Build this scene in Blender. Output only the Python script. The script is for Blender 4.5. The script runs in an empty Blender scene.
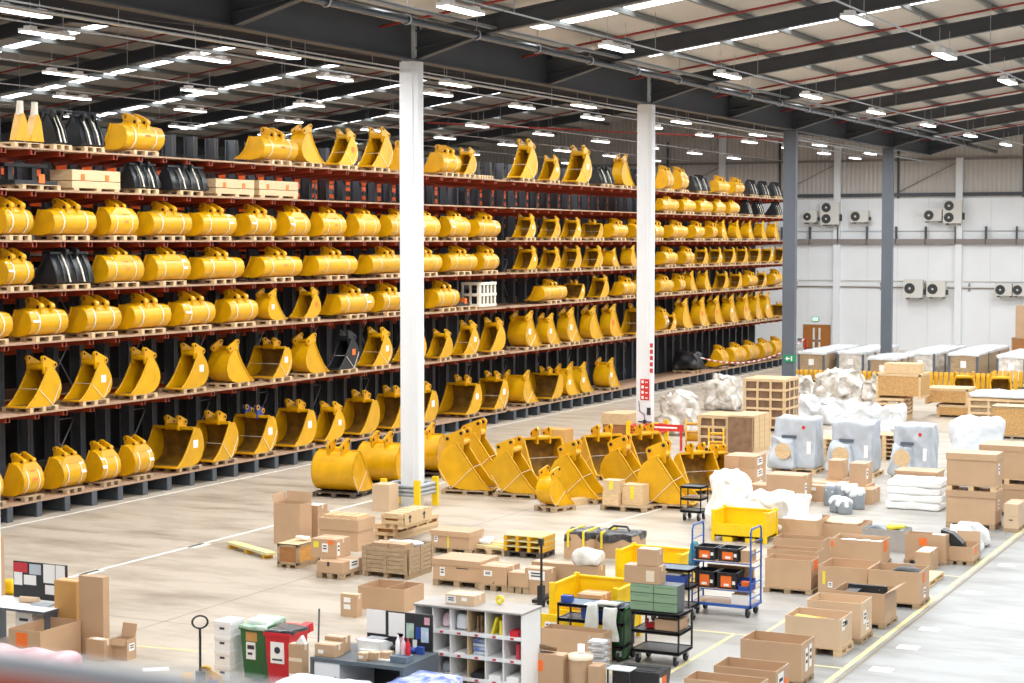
import bpy, math, random
from mathutils import Vector, Matrix, Euler
random.seed(7)
SC = bpy.context.scene
COL = SC.collection
R = math.radians
# ------------------------------------------------------------------ camera
cd = bpy.data.cameras.new('camera'); cam = bpy.data.objects.new('camera', cd); COL.objects.link(cam)
SC.camera = cam
cd.sensor_width = 36.0; cd.lens = 36.0*1830/1024
cam.location = (0, 0, 7.7)
cam.rotation_euler = (R(90-3.1434), 0, R(25.7496))
cd.clip_end = 400; cd.clip_start = .05
cd.dof.use_dof = True; cd.dof.focus_distance = 50; cd.dof.aperture_fstop = 64.35/1000/0.022
# ------------------------------------------------------------------ world, exposure
W = bpy.data.worlds.new('world'); SC.world = W; W.use_nodes = True
bg = W.node_tree.nodes['Background']; bg.inputs[0].default_value = (.95, .98, 1.0, 1); bg.inputs[1].default_value = 0.35
vs = SC.view_settings; vs.view_transform = 'Standard'; vs.look = 'None'; vs.gamma = 1; vs.exposure = 0.13; vs.use_curve_mapping = False
SC.cycles.use_denoising = True
SC.cycles.max_bounces = 6; SC.cycles.diffuse_bounces = 4; SC.cycles.glossy_bounces = 3; SC.cycles.transparent_max_bounces = 8; SC.cycles.transmission_bounces = 4
SC.cycles.sample_clamp_indirect = 6
# ------------------------------------------------------------------ materials
def pm(name, col, rough=.6, metal=0, var=0, noise=None, dark=.75, alpha=1, bump=0, trans=0, stretch=None, rust=None):
    m = bpy.data.materials.new(name); m.use_nodes = True
    t = m.node_tree; n = t.nodes; l = t.links
    p = n['Principled BSDF']; p.inputs['Roughness'].default_value = rough; p.inputs['Metallic'].default_value = metal
    if alpha < 1: p.inputs['Alpha'].default_value = alpha
    if trans: p.inputs['Transmission Weight'].default_value = trans
    rgb = n.new('ShaderNodeRGB'); rgb.outputs[0].default_value = (*col, 1); out = rgb.outputs[0]
    tc = n.new('ShaderNodeTexCoord')
    mp = n.new('ShaderNodeMapping'); l.new(tc.outputs['Object'], mp.inputs[0])
    if stretch: mp.inputs['Scale'].default_value = stretch
    if noise:
        nz = n.new('ShaderNodeTexNoise'); nz.inputs['Scale'].default_value = noise; nz.inputs['Detail'].default_value = 5
        l.new(mp.outputs[0], nz.inputs['Vector'])
        cr = n.new('ShaderNodeValToRGB'); cr.color_ramp.elements[0].position = .35; cr.color_ramp.elements[1].position = .62
        c0 = rust if rust else tuple(c*dark for c in col)
        cr.color_ramp.elements[0].color = (*c0, 1); cr.color_ramp.elements[1].color = (*col, 1)
        l.new(nz.outputs['Fac'], cr.inputs[0]); out = cr.outputs[0]
        if bump:
            b = n.new('ShaderNodeBump'); b.inputs['Strength'].default_value = bump; b.inputs['Distance'].default_value = .02
            l.new(nz.outputs['Fac'], b.inputs['Height']); l.new(b.outputs[0], p.inputs['Normal'])
    if var:
        oi = n.new('ShaderNodeObjectInfo'); hs = n.new('ShaderNodeHueSaturation')
        mr = n.new('ShaderNodeMapRange'); mr.inputs['To Min'].default_value = 1-var; mr.inputs['To Max'].default_value = 1+var
        l.new(oi.outputs['Random'], mr.inputs[0]); l.new(mr.outputs[0], hs.inputs['Value']); l.new(out, hs.inputs['Color']); out = hs.outputs[0]
    l.new(out, p.inputs['Base Color'])
    return m
def em(name, col, s):
    m = bpy.data.materials.new(name); m.use_nodes = True; t = m.node_tree; t.nodes.clear()
    e = t.nodes.new('ShaderNodeEmission'); e.inputs[0].default_value = (*col, 1); e.inputs[1].default_value = s
    o = t.nodes.new('ShaderNodeOutputMaterial'); t.links.new(e.outputs[0], o.inputs[0]); return m
def H(h): # srgb hex -> linear
    c = [int(h[i:i+2], 16)/255 for i in (0, 2, 4)]
    return tuple(x/12.92 if x <= .04045 else ((x+.055)/1.055)**2.4 for x in c)
M = {
 'yellow': pm('yellow_paint', H('e4aa08'), .32, var=.08, noise=2.2, dark=.84),
 'yellow_in': pm('yellow_paint_shaded_rusty', H('8f6718'), .65, noise=3, dark=.5),  # bucket insides: mouth shade put into the colour, with some rust
 'yellow2': pm('yellow_steel_bin', H('f6cb08'), .45, noise=3, dark=.9),
 'blackm': pm('black_steel', H('26282b'), .4, noise=4, dark=.6),
 'darkhole': pm('bore_shade', H('1c150c'), .8),
 'boss': pm('boss_steel', H('d79d10'), .4),
 'strap': pm('white_strap', H('efe6d4'), .5),
 'wood': pm('pale_pine', H('dfc094'), .55, var=.08, noise=6, dark=.8, stretch=(1, 6, 6)),
 'wood_g': pm('weathered_pallet_wood', H('b79d7c'), .85, var=.1, noise=5, dark=.7, stretch=(1, 5, 5)),
 'wood_d': pm('dark_pallet_wood', H('5d5046'), .85, noise=5, dark=.7),
 'osb': pm('strand_board', H('d2a468'), .8, noise=26, dark=.62),
 'cfill': pm('dim_packed_goods', H('8f7057'), .85, noise=4, dark=.7),
 'ply': pm('red_brown_plywood', H('ac7444'), .7, noise=5, dark=.8, stretch=(1, 1, 6)),
 'plywood_o': pm('orange_plywood', H('d79a4c'), .7, noise=5, dark=.8, stretch=(1, 1, 6)),
 'card': pm('cardboard', H('c3a07e'), .5, var=.06, noise=1.5, dark=.92),
 'card_in': pm('cardboard_inside', H('b39170'), .85, var=.05, noise=1.5, dark=.92),
 'card_l': pm('light_cardboard', H('d6b897'), .5, var=.05, noise=1.5, dark=.93),
 'card_o': pm('orange_cardboard', H('cf9d5c'), .8, var=.03, noise=1.5, dark=.93),
 'tape': pm('parcel_tape', H('e6d5bb'), .35),
 'ytape': pm('yellow_tape', H('ecd93a'), .4),
 'paper': pm('white_paper', H('f3f1ee'), .7),
 'orange': pm('orange_label', H('f5762b'), .6),
 'ink': pm('dark_print', H('33343a'), .7),
 'inkred': pm('red_print', H('c93a44'), .7),
 'inkblue': pm('blue_print', H('2c4a9c'), .7),
 'film': pm('stretch_film', H('e9edf2'), .25, noise=3, dark=.86, bump=.6),
 'film_g': pm('grey_dust_cover', H('bfc6ce'), .3, noise=2.5, dark=.84, bump=.5),
 'film_b': pm('beige_film_wrap', H('e6e3df'), .22, noise=3.2, rust=H('bdb3a4'), bump=.8),
 'bubble': pm('white_bubble_wrap', H('f7f7f6'), .45, noise=14, dark=.93, bump=.6),
 'film_p': pm('pink_film_wrap', H('f3e2e6'), .3, noise=2.2, rust=H('dd9aa6'), bump=.4),
 'film_bl': pm('blue_white_film_wrap', H('e8eef6'), .3, noise=5, rust=H('aec6dc'), bump=.5),
 'film_bb': pm('blue_poly_wrap', H('dfe4f4'), .3, noise=6, rust=H('5a74cc'), bump=.5),
 'steel': pm('dark_grey_steel', H('5d636b'), .5, noise=1, dark=.9),
 'steel_l': pm('light_grey_steel', H('a7abb0'), .4, .3),
 'rackgrey': pm('rack_grey_paint', H('50565d'), .45, noise=2, dark=.85),
 'rackred': pm('rack_red_paint', H('963414'), .5, noise=3, dark=.85),
 'rackorange': pm('rack_orange_paint', H('f0641e'), .5),
 'deck': pm('rack_deck_board', H('b8967a'), .8, noise=4, dark=.82, stretch=(6, 1, 1)),
 'beam': pm('roof_steel_paint', H('4b4d52'), .5, noise=.8, dark=.88),
 'purlin': pm('galvanised_purlin', H('8d8f8c'), .45, .3),
 'sheet': pm('roof_liner_sheet', H('d2cac0'), .6, noise=.5, dark=.94),
 'redpipe': pm('red_sprinkler_pipe', H('96281f'), .5),
 'galv': pm('galvanised_tray', H('b9bec2'), .35, .5),
 'conduit': pm('white_conduit', H('bfc1c4'), .45),
 'duct': pm('dark_shiny_pipe', H('4d5157'), .25, .5),
 'white': pm('white_column_cladding', H('eff1f3'), .55, noise=.6, dark=.97),
 'wcol': pm('white_column_paint', H('eaebed'), .55, noise=.6, dark=.97),
 'colgrey': pm('blue_grey_column_paint', H('5f6670'), .5, noise=.6, dark=.93),
 'lampbody': pm('white_lamp_body', H('ece9e6'), .5),
 'acwhite': pm('outdoor_unit_casing', H('d9d6cf'), .5),
 'grille': pm('fan_grille', H('3a3c3e'), .5),
 'tray': pm('grey_brown_cable_tray', H('8d847f'), .6),
 'door': pm('oak_door', H('b3702f'), .5, noise=3, dark=.85, stretch=(6, 1, 1)),
 'glass': pm('door_glass', H('dfe8e6'), .1),
 'green': pm('green_bin_plastic', H('2f6b3a'), .45, noise=3, dark=.88),
 'greenlid': pm('translucent_green_liner', H('c4d8ca'), .3, noise=5, rust=H('7fae8e'), bump=.5),
 'red': pm('red_bin_plastic', H('d0202c'), .45, noise=3, dark=.9),
 'liner': pm('black_bin_liner', H('2b2a2e'), .3, noise=9, rust=H('55565a'), bump=.8),
 'blue': pm('blue_steel_tube', H('2f5fae'), .4),
 'bluebin': pm('blue_plastic', H('27489a'), .45),
 'blackp': pm('black_plastic', H('2c2d30'), .45, noise=4, dark=.8),
 'mat': pm('grey_blue_mat', H('6d7b8a'), .6, noise=6, dark=.85),
 'slate': pm('dark_bench_top', H('586066'), .5, noise=4, dark=.9),
 'gcab': pm('sage_green_drawer', H('86a283'), .5),
 'coat': pm('off_white_cloth', H('d4d6cf'), .85, noise=5, dark=.85, bump=.4),
 'teal': pm('teal_bag', H('4f9aa0'), .5, noise=6, dark=.7, bump=.5),
 'rubber': pm('black_rubber', H('1f2022'), .7),
 'flagred': pm('signal_red', H('cf2f2c'), .5),
 'exitgreen': pm('exit_green', H('1f8f63'), .5),
 'exitlit': em('lit_exit_sign', H('bff0cf'), 1.3),
 'mdfwhite': pm('white_melamine', H('f0efee'), .5),
 'greytop': pm('grey_worktop', H('a9a29c'), .6, noise=3, dark=.9),
 'grey_p': pm('grey_plastic', H('8d9499'), .5, noise=4, dark=.85),
 'rail': pm('pale_grey_handrail', H('d3d5d9'), .5),
 'railorange': pm('orange_barrier_mesh', H('e0714f'), .6),
 'mark_w': pm('white_floor_paint', H('f0ece4'), .7, noise=3, dark=.88),
 'mark_y': pm('yellow_floor_paint', H('e3d48c'), .7, noise=2.5, rust=H('cfc6a4')),
 'dirt': pm('floor_joint', H('8b8071'), .9),
 'brownitem': pm('brown_webbing', H('8a6c4c'), .8, noise=12, dark=.5),
 'lamp_on': em('lamp_diffuser', (.97, .98, 1), 9.0),
 'roof_light': em('daylight_through_rooflight', (.93, .97, 1.0), 5.5),
}
def nodes_floor():
    m = bpy.data.materials.new('concrete_floor'); m.use_nodes = True; t = m.node_tree; n = t.nodes; l = t.links; p = n['Principled BSDF']
    p.inputs['Roughness'].default_value = .42
    tc = n.new('ShaderNodeTexCoord'); sx = n.new('ShaderNodeSeparateXYZ'); l.new(tc.outputs['Object'], sx.inputs[0])
    # two pours: warm, worn sand-coloured slab on the rack side, greyer slab to the right
    mr = n.new('ShaderNodeMapRange'); mr.inputs['From Min'].default_value = -17; mr.inputs['From Max'].default_value = -9; l.new(sx.outputs[0], mr.inputs[0])
    mx = n.new('ShaderNodeMix'); mx.data_type = 'RGBA'; mx.inputs[6].default_value = (*H('bbb0a1'), 1); mx.inputs[7].default_value = (*H('979999'), 1)
    l.new(mr.outputs[0], mx.inputs[0])
    mp = n.new('ShaderNodeMapping'); mp.inputs['Scale'].default_value = (.22, .6, 1); mp.inputs['Rotation'].default_value = (0, 0, R(25)); l.new(tc.outputs['Object'], mp.inputs[0])
    nz = n.new('ShaderNodeTexNoise'); nz.inputs['Scale'].default_value = 1.6; nz.inputs['Detail'].default_value = 7; nz.inputs['Roughness'].default_value = .62; l.new(mp.outputs[0], nz.inputs[0])
    cr = n.new('ShaderNodeValToRGB'); e = cr.color_ramp.elements; e[0].position = .3; e[0].color = (.5, .47, .43, 1); e[1].position = .56; e[1].color = (1, 1, 1, 1); l.new(nz.outputs[0], cr.inputs[0])
    mu = n.new('ShaderNodeMix'); mu.data_type = 'RGBA'; mu.blend_type = 'MULTIPLY'; mu.inputs[0].default_value = .85; l.new(mx.outputs[2], mu.inputs[6]); l.new(cr.outputs[0], mu.inputs[7])
    l.new(mu.outputs[2], p.inputs['Base Color']); return m
M['floor'] = nodes_floor()
# corrugated wall cladding: ribs by bump + slight tone lines
def nodes_clad():
    m = pm('ribbed_cladding', H('c8c2bc'), .55); t = m.node_tree; n = t.nodes; l = t.links; p = n['Principled BSDF']
    tc = n.new('ShaderNodeTexCoord'); w = n.new('ShaderNodeTexWave'); w.inputs['Scale'].default_value = 1.05; w.bands_direction = 'X'; l.new(tc.outputs['Object'], w.inputs[0])
    b = n.new('ShaderNodeBump'); b.inputs['Strength'].default_value = .6; b.inputs['Distance'].default_value = .05; l.new(w.outputs['Fac'], b.inputs['Height']); l.new(b.outputs[0], p.inputs['Normal']); return m
M['clad'] = nodes_clad()
# ------------------------------------------------------------------ mesh helpers
class MB:
    def __init__(s): s.v = []; s.f = []; s.sm = []
    def add(s, vs_, fs, smooth=False):
        o = len(s.v); s.v += [tuple(v) for v in vs_]; s.f += [tuple(i+o for i in f) for f in fs]; s.sm += [smooth]*len(fs); return s
    def box(s, x0, y0, z0, x1, y1, z1):
        return s.add([(x0,y0,z0),(x1,y0,z0),(x1,y1,z0),(x0,y1,z0),(x0,y0,z1),(x1,y0,z1),(x1,y1,z1),(x0,y1,z1)],
                     [(3,2,1,0),(4,5,6,7),(0,1,5,4),(1,2,6,5),(2,3,7,6),(3,0,4,7)])
    def cb(s, cx, cy, z0, w, d, h): return s.box(cx-w/2, cy-d/2, z0, cx+w/2, cy+d/2, z0+h)
    def prism(s, pts, ax, a, b):
        mk = {'x': lambda p, t: (t, p[0], p[1]), 'y': lambda p, t: (p[0], t, p[1]), 'z': lambda p, t: (p[0], p[1], t)}[ax]
        n = len(pts); vs_ = [mk(p, a) for p in pts]+[mk(p, b) for p in pts]
        return s.add(vs_, [tuple(range(n)), tuple(range(2*n-1, n-1, -1))]+[(i, i+n, (i+1) % n+n, (i+1) % n) for i in range(n)])
    def tube(s, p, q, r, n=8, r2=None, caps=True):
        p = Vector(p); q = Vector(q); d = (q-p).normalized(); u = d.orthogonal().normalized(); w = d.cross(u); r2 = r if r2 is None else r2
        a = [p+(u*math.cos(2*math.pi*i/n)+w*math.sin(2*math.pi*i/n))*r for i in range(n)]
        b = [q+(u*math.cos(2*math.pi*i/n)+w*math.sin(2*math.pi*i/n))*r2 for i in range(n)]
        s.add(a+b, [(i, (i+1) % n, (i+1) % n+n, i+n) for i in range(n)], True)
        if caps: s.add(a, [tuple(range(n-1, -1, -1))]); s.add(b, [tuple(range(n))])
        return s
    def path(s, pts, r, n=6):
        for a, b in zip(pts, pts[1:]): s.tube(a, b, r, n)
        return s
    def ring(s, c, ax, r0, r1, t, n=14):  # flat washer with real bore; axis ax
        vs_ = []
        for k, (rr, tt) in enumerate(((r0, -t), (r1, -t), (r1, t), (r0, t))):
            for i in range(n):
                a = 2*math.pi*i/n; x, y = rr*math.cos(a), rr*math.sin(a)
                vs_.append({'x': (c[0]+tt, c[1]+x, c[2]+y), 'y': (c[0]+x, c[1]+tt, c[2]+y), 'z': (c[0]+x, c[1]+y, c[2]+tt)}[ax])
        fs = []
        for k in range(4):
            for i in range(n):
                j = (i+1) % n; k2 = (k+1) % 4; fs.append((k*n+i, k*n+j, k2*n+j, k2*n+i))
        return s.add(vs_, fs, False)
    def lathe(s, prof, c=(0, 0, 0), n=16):
        vs_ = [(c[0]+r*math.cos(2*math.pi*i/n), c[1]+r*math.sin(2*math.pi*i/n), c[2]+z) for r, z in prof for i in range(n)]
        fs = [(k*n+i, k*n+(i+1) % n, (k+1)*n+(i+1) % n, (k+1)*n+i) for k in range(len(prof)-1) for i in range(n)]
        s.add(vs_, fs, True)
        return s.add([(c[0]+r*math.cos(2*math.pi*i/n), c[1]+r*math.sin(2*math.pi*i/n), c[2]+z) for r, z in (prof[0], prof[-1]) for i in range(n)], [tuple(range(n-1, -1, -1)), tuple(range(n, 2*n))])
    def xf(s, m, i0=0):
        s.v[i0:] = [tuple(m @ Vector(v)) for v in s.v[i0:]]; return s
    def build(s, name, mat, parent=None, loc=None):
        me = bpy.data.meshes.new(name); me.from_pydata(s.v, [], s.f)
        me.polygons.foreach_set('use_smooth', s.sm); me.update()
        me.materials.append(M[mat] if isinstance(mat, str) else mat)
        o = bpy.data.objects.new(name, me); COL.objects.link(o)
        if parent: o.parent = parent
        if loc: o.location = loc
        return o
def tag(o, label=None, cat=None, group=None, kind=None):
    if label: o['label'] = label
    if cat: o['category'] = cat
    if group: o['group'] = group
    if kind: o['kind'] = kind
    return o
def thing(name, label, cat, loc=(0, 0, 0), rz=0, group=None):
    o = bpy.data.objects.new(name, None); COL.objects.link(o); o.empty_display_size = .2
    o.location = loc; o.rotation_euler = (0, 0, rz); return tag(o, label, cat, group)
def dup(o, parent=None):
    c = o.copy(); COL.objects.link(c)
    if parent: c.parent = parent
    for ch in KIDS.get(o.name, []): dup(ch, c)
    return c
KIDS = {}
def note_kids(root):
    KIDS[root.name] = list(root.children)
    for c in root.children: note_kids(c)
def place(root, label, cat, loc, rz=0, group=None, scale=1):
    o = dup(root); o.location = loc; o.rotation_euler = (0, 0, rz); o.scale = (scale,)*3
    return tag(o, label, cat, group)
def struct(name, mb, mat, label=None): return tag(mb.build(name, mat), label, None, None, 'structure')
ORD = ['first', 'second', 'third', 'fourth', 'fifth', 'sixth', 'seventh', 'eighth', 'ninth', 'tenth', 'eleventh', 'twelfth', 'thirteenth', 'fourteenth', 'fifteenth', 'sixteenth', 'seventeenth', 'eighteenth', 'nineteenth', 'twentieth']
def wobble(mb, amp, seed, i0=0, zmin=None, fine=.45):
    rnd = random.Random(seed)
    ph = [[rnd.uniform(0, 6.28) for _ in range(3)] for _ in range(6)]; fr = [[rnd.uniform(1.5, 9) for _ in range(3)] for _ in range(6)]
    out = []
    for v in mb.v[i0:]:
        d = [0, 0, 0]
        for k in range(6):
            w = math.sin(v[0]*fr[k][0]+ph[k][0])*math.cos(v[1]*fr[k][1]+ph[k][1]+v[2]*fr[k][2])
            d[k % 3] += w*amp*(1 if k < 3 else .6)
            w2 = math.sin(v[0]*fr[k][1]*2.7+ph[k][2])*math.cos(v[1]*fr[k][2]*2.7+ph[k][0]+v[2]*fr[k][0]*2.3); d[(k+1) % 3] += w2*amp*fine*.5
        if zmin is not None: d[2] *= min(1, max(0, (v[2]-zmin)*3)); 
        out.append((v[0]+d[0], v[1]+d[1], v[2]+d[2]))
    mb.v[i0:] = out; return mb
def gridbox(w, d, h, n=10, r=.12, top=1.0):
    """soft rounded block for wrapped goods, base at z=0, subdivided so that it can crumple; top<1 tapers it"""
    mb = MB(); m = n
    def P(u, v, s):  # superellipsoid-ish rounding
        x, y, z = u
        return (x, y, z)
    faces = [((1, 0, 0), (0, 1, 0), (0, 0, 1)), ((-1, 0, 0), (0, -1, 0), (0, 0, 1)), ((0, 1, 0), (-1, 0, 0), (0, 0, 1)), ((0, -1, 0), (1, 0, 0), (0, 0, 1)), ((0, 0, 1), (1, 0, 0), (0, 1, 0)), ((0, 0, -1), (1, 0, 0), (0, -1, 0))]
    S = Vector((w/2, d/2, h/2))
    for nn, uu, vv in faces:
        nn, uu, vv = Vector(nn), Vector(uu), Vector(vv); vs_ = []
        for i in range(m+1):
            for j in range(m+1):
                p = nn+uu*(2*i/m-1)+vv*(2*j/m-1); q = Vector((p.x*S.x, p.y*S.y, p.z*S.z))
                c = Vector((max(-S.x+r, min(S.x-r, q.x)), max(-S.y+r, min(S.y-r, q.y)), max(-S.z+r, min(S.z-r, q.z))))
                e = q-c
                if e.length > 1e-6: q = c+e.normalized()*min(e.length, r)
                k = 1+(top-1)*(q.z+S.z)/(2*S.z); vs_.append((q.x*k, q.y*k, q.z+S.z))
        mb.add(vs_, [(i*(m+1)+j, (i+1)*(m+1)+j, (i+1)*(m+1)+j+1, i*(m+1)+j+1) for i in range(m) for j in range(m)], True)
    return mb
# ------------------------------------------------------------------ measured layout (metres): x, y, z, width, depth, height
D = {
 'oc2': (-9.88, 28.07, 0.106, 1.06, 0.7, 0.67),
 'oc3': (-10.16, 30.26, 0.106, 1.1, 0.78, 0.65),
 'oc4': (-10.16, 32.86, 0.14, 1.05, 0.86, 0.55),
 'oc5': (-10.1, 34.09, 0.106, 1.06, 0.82, 0.67),
 'oc6': (-10.02, 35.58, 0.106, 1.06, 0.97, 0.6),
 'oc7': (-9.9, 37.89, 0.106, 1.08, 0.95, 0.66),
 'oc8': (-11.12, 38.34, 0.106, 1.08, 1.1, 0.57),
 'oc9': (-12.33, 38.37, 0.106, 1.04, 0.62, 0.64),
 'oc12': (-11.99, 42.34, 0.106, 1.23, 0.85, 0.51),
 'oc13': (-11.83, 44.64, 0, 1.08, 0.73, 0.55),
 'oc14': (-10.42, 43.27, 0.106, 0.96, 0.43, 0.6),
 'oc15': (-9.46, 43.55, 0.106, 0.58, 0.93, 0.33),
 'oc16': (-14.39, 45.61, 0, 1.12, 1.21, 0.49),
 'oc17': (-13.38, 46.11, 0, 1.14, 1.1, 0.36),
 'tallbox': (-9.91, 42.17, 0, 0.33, 0.93, 0.47),
 'sc1': (-10.75, 49.23, 0.14, 1.3, 0.92, 0.86),
 'sc3': (-10.41, 51.89, 0.14, 1.51, 1.28, 0.76),
 'sb1': (-9.19, 49.06, 0.1, 0.37, 1.06, 0.32),
 'foam': (-13.06, 51.88, 0, 1.55, 1.03, 0.86),
 'm1': (-18.55, 58.61, 0, 1.41, 1.06, 1.83),
 'm2': (-16.54, 58.42, 0, 1.37, 1.16, 1.8),
 'm3': (-14.5, 58.5, 0, 1.2, 1.14, 1.77),
 'm4': (-13.61, 62.35, 0, 1.78, 1.2, 1.69),
 'st30': (-18.56, 53.58, 0, 1.0, 1.09, 1.08),
 'ct31': (-16.54, 51.53, 0, 1.12, 0.92, 0.84),
 'ct31b': (-16.16, 54.31, 0, 0.63, 0.89, 0.28),
 'bx32a': (-15.38, 54.0, 0.5, 0.43, 0.68, 0.55),
 'bx32b': (-14.44, 52.96, 0.5, 0.48, 0.8, 0.62),
 'ct32': (-13.61, 55.15, 0.3, 1.28, 0.95, 0.4),
 'cans': (-14.82, 50.03, 0, 1.21, 2.4, 0.62),
 'ctn1': (-15.67, 52.38, 0, 1.06, 0.54, 0.47),
 'ct33': (-14.23, 52.41, 0, 0.63, 0.92, 0.44),
 'crA': (-24.18, 72.03, 0, 2.35, 2.13, 2.13),
 'crA0': (-23.8, 71.04, 0, 1.75, 1.9, 2.1),
 'crB': (-22.97, 63.38, 0, 1.16, 1.6, 1.3),
 'crC': (-21.73, 63.16, 0, 0.95, 1.9, 1.35),
 'osb1': (-19.98, 77.5, 0, 1.9, 1.67, 1.03),
 'osb2': (-18.46, 80.06, 0, 1.61, 1.66, 0.7),
 'slat': (-15.55, 75.06, 0, 2.4, 2.2, 1.3),
 'st1': (-20.5, 50.1, 0, 1.17, 0.08, 0.68),
 'bk1': (-18.04, 40.31, 0, 0.62, 0.9, 0.6),
 'bk2': (-17.58, 40.79, 0, 1.13, 0.9, 0.54),
 'pc1': (-21.35, 39.66, 0.1, 1.05, 0.75, 0.44),
 'pc2': (-19.26, 35.86, 0.14, 1.18, 0.9, 0.49),
 'pc3': (-18.05, 35.79, 0.1, 0.66, 0.66, 0.44),
 'pc4': (-17.35, 35.78, 0.1, 0.48, 0.41, 0.35),
 'pc5': (-16.96, 35.82, 0, 0.55, 0.42, 0.57),
 'wc1': (-23.62, 36.24, 0, 0.56, 0.95, 0.57),
 'wc2': (-21.22, 36.14, 0, 1.16, 1.15, 0.71),
 'oc20': (-22.98, 37.17, 0, 0.31, 0.32, 0.48),
 'oc21': (-22.07, 35.48, 0.14, 0.67, 0.89, 0.25),
 'oc22': (-22.4, 36.59, 0.45, 0.68, 0.79, 0.44),
 'bx23': (-24.1, 38.89, 0, 1.1, 0.79, 0.78),
 'tall24': (-25.6, 39.09, 0, 0.78, 0.57, 1.04),
 'bb25': (-24.5, 39.55, 0, 1.5, 0.35, 0.56),
 'cr26': (-23.59, 40.76, 0, 0.62, 2.29, 0.39),
 'cr27': (-23.0, 40.35, 0.52, 0.55, 1.61, 0.34),
 'bx28': (-26.13, 45.0, 0, 0.56, 0.53, 0.78),
 'oc29': (-19.44, 32.87, 0, 1.1, 0.87, 0.48),
 'bx30': (-19.35, 32.01, 0, 0.39, 0.2, 0.47),
 'ws': (-14.93, 27.13, 0, 2.03, 0.75, 1.53),
 'bench': (-15.9, 25.33, 0, 1.75, 0.43, 0.88),
 'gb': (-18.05, 26.5, 0, 0.46, 0.6, 0.95),
 'rb': (-17.42, 26.25, 0, 0.5, 0.6, 0.98),
 'wb1': (-18.65, 26.47, 0, 0.4, 0.47, 0.32),
 'desk': (-24.32, 26.64, 0.75, 1.79, 0.34, 0.06),
 'ld1': (-22.63, 27.05, 0, 0.52, 0.17, 1.32),
 'ld2': (-21.95, 26.93, 0, 0.56, 0.18, 1.48),
 'loc': (-22.59, 25.73, 0, 0.73, 1.13, 0.66),
 'tb1': (-21.54, 26.61, 0, 0.41, 0.23, 0.39),
 'tb2': (-21.14, 26.86, 0, 0.34, 0.27, 0.39),
 'wt1': (-17.88, 27.77, 0, 0.23, 0.3, 0.51),
 'wt2': (-17.71, 27.6, 0, 0.42, 0.17, 0.49),
 'wt': (-16.63, 25.82, 0, 0.27, 0.2, 0.93),
 'by1': (-14.5, 31.75, 0, 1.38, 1.25, 1.06),
 'by2': (-15.3, 37.0, 0, 1.5, 1.0, 0.85),
 'by3': (-15.7, 44.4, 0, 1.45, 0.95, 0.72),
 'cart1': (-13.84, 30.62, 0, 1.38, 0.49, 1.01),
 'cart2': (-12.41, 30.74, 0, 0.93, 0.72, 0.95),
 'cart3': (-13.4, 34.31, 0, 0.77, 0.35, 1.09),
 'trol': (-12.97, 35.41, 0, 1.3, 0.72, 1.83),
 'cart4': (-17.61, 47.18, 0, 0.61, 0.6, 0.97),
 'gcab': (-12.48, 30.84, 0.97, 0.92, 0.39, 0.49),
 'bx40': (-12.42, 30.32, 1.6, 0.69, 0.1, 0.32),
 'oc41': (-13.95, 30.15, 0, 1.23, 0.42, 0.62),
 'bx42': (-13.26, 27.76, 0, 0.82, 0.25, 0.74),
 'tote': (-11.99, 28.87, 0, 0.85, 0.57, 0.28),
 'stack1': (-18.61, 26.47, 0, 0.36, 0.37, 1.06),
 'oc1': (-10.04, 27.11, 0.106, 1.22, 0.56, 0.65),
 'oc10': (-12.63, 39.45, 0.106, 1.16, 0.56, 0.66),
 'oc11': (-13.01, 41.09, 0.106, 1.18, 0.67, 0.64),
 'ypal': (-19.47, 39.9, 0, 1.03, 0.78, 0.41),
 'ystrip': (-20.44, 39.99, 0, 1.04, 0.51, 0.25),
 'gbin2': (-12.87, 30.79, 0, 0.4, 0.24, 1.02),
 'ws4': (-18.54, 26.4, 0, 0.32, 0.43, 1.04),
 'b24': (-25.74, 40.02, 0, 0.88, 0.59, 0.68),
}
COUP = [[-23.52, 64.36], [-23.51, 65.87], [-22.32, 64.2], [-21.58, 63.49], [-21.58, 61.43]]
LUMPS = [(-25.53, 67.68, 1.9, 1.2, 1.65), (-27.44, 78.6, 1.9, 1.4, 1.55), (-25.53, 84.68, 1.3, 1.2, 1.2), (-22.83, 81.37, 2.8, 1.5, 1.75), (-20.73, 80.76, 2.2, 1.4, 1.6)]
FILMS = [(-24.07, 73.67, 1.2, 1.0), (-21.98, 74.67, 2.2, 1.1), (-20.62, 74.41, 2.2, 1.0), (-19.22, 73.28, 1.8, 0.9), (-17.48, 69.95, 1.0, 1.25)]
TEETH = [(-29.05, 94.49, 12, 0.55), (-26.36, 94.29, 10, 0.6), (-23.92, 91.91, 12, 0.7), (-21.66, 92.32, 14, 0.8), (-19.26, 92.14, 10, 0.8), (-18.4, 94.57, 8, 0.8)]
YB_ = [[-18.54, 88.05], [-16.88, 88.25]]
LONG = [(-30.36, 100.27, 1.53, 8, 1.4), (-28.37, 101.23, 1.54, 8, 1.4), (-25.46, 96.98, 1.5, 4, 1.4), (-24.53, 101.41, 1.66, 8, 1.45), (-22.04, 100.98, 1.63, 9, 1.5), (-19.38, 100.69, 1.56, 7, 1.45)]
PALC = [-19.67, 48.59]
TBX = [-27.11, 66.11]
PST = [[-17.64, 62.03], [-16.08, 64.09]]
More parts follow.
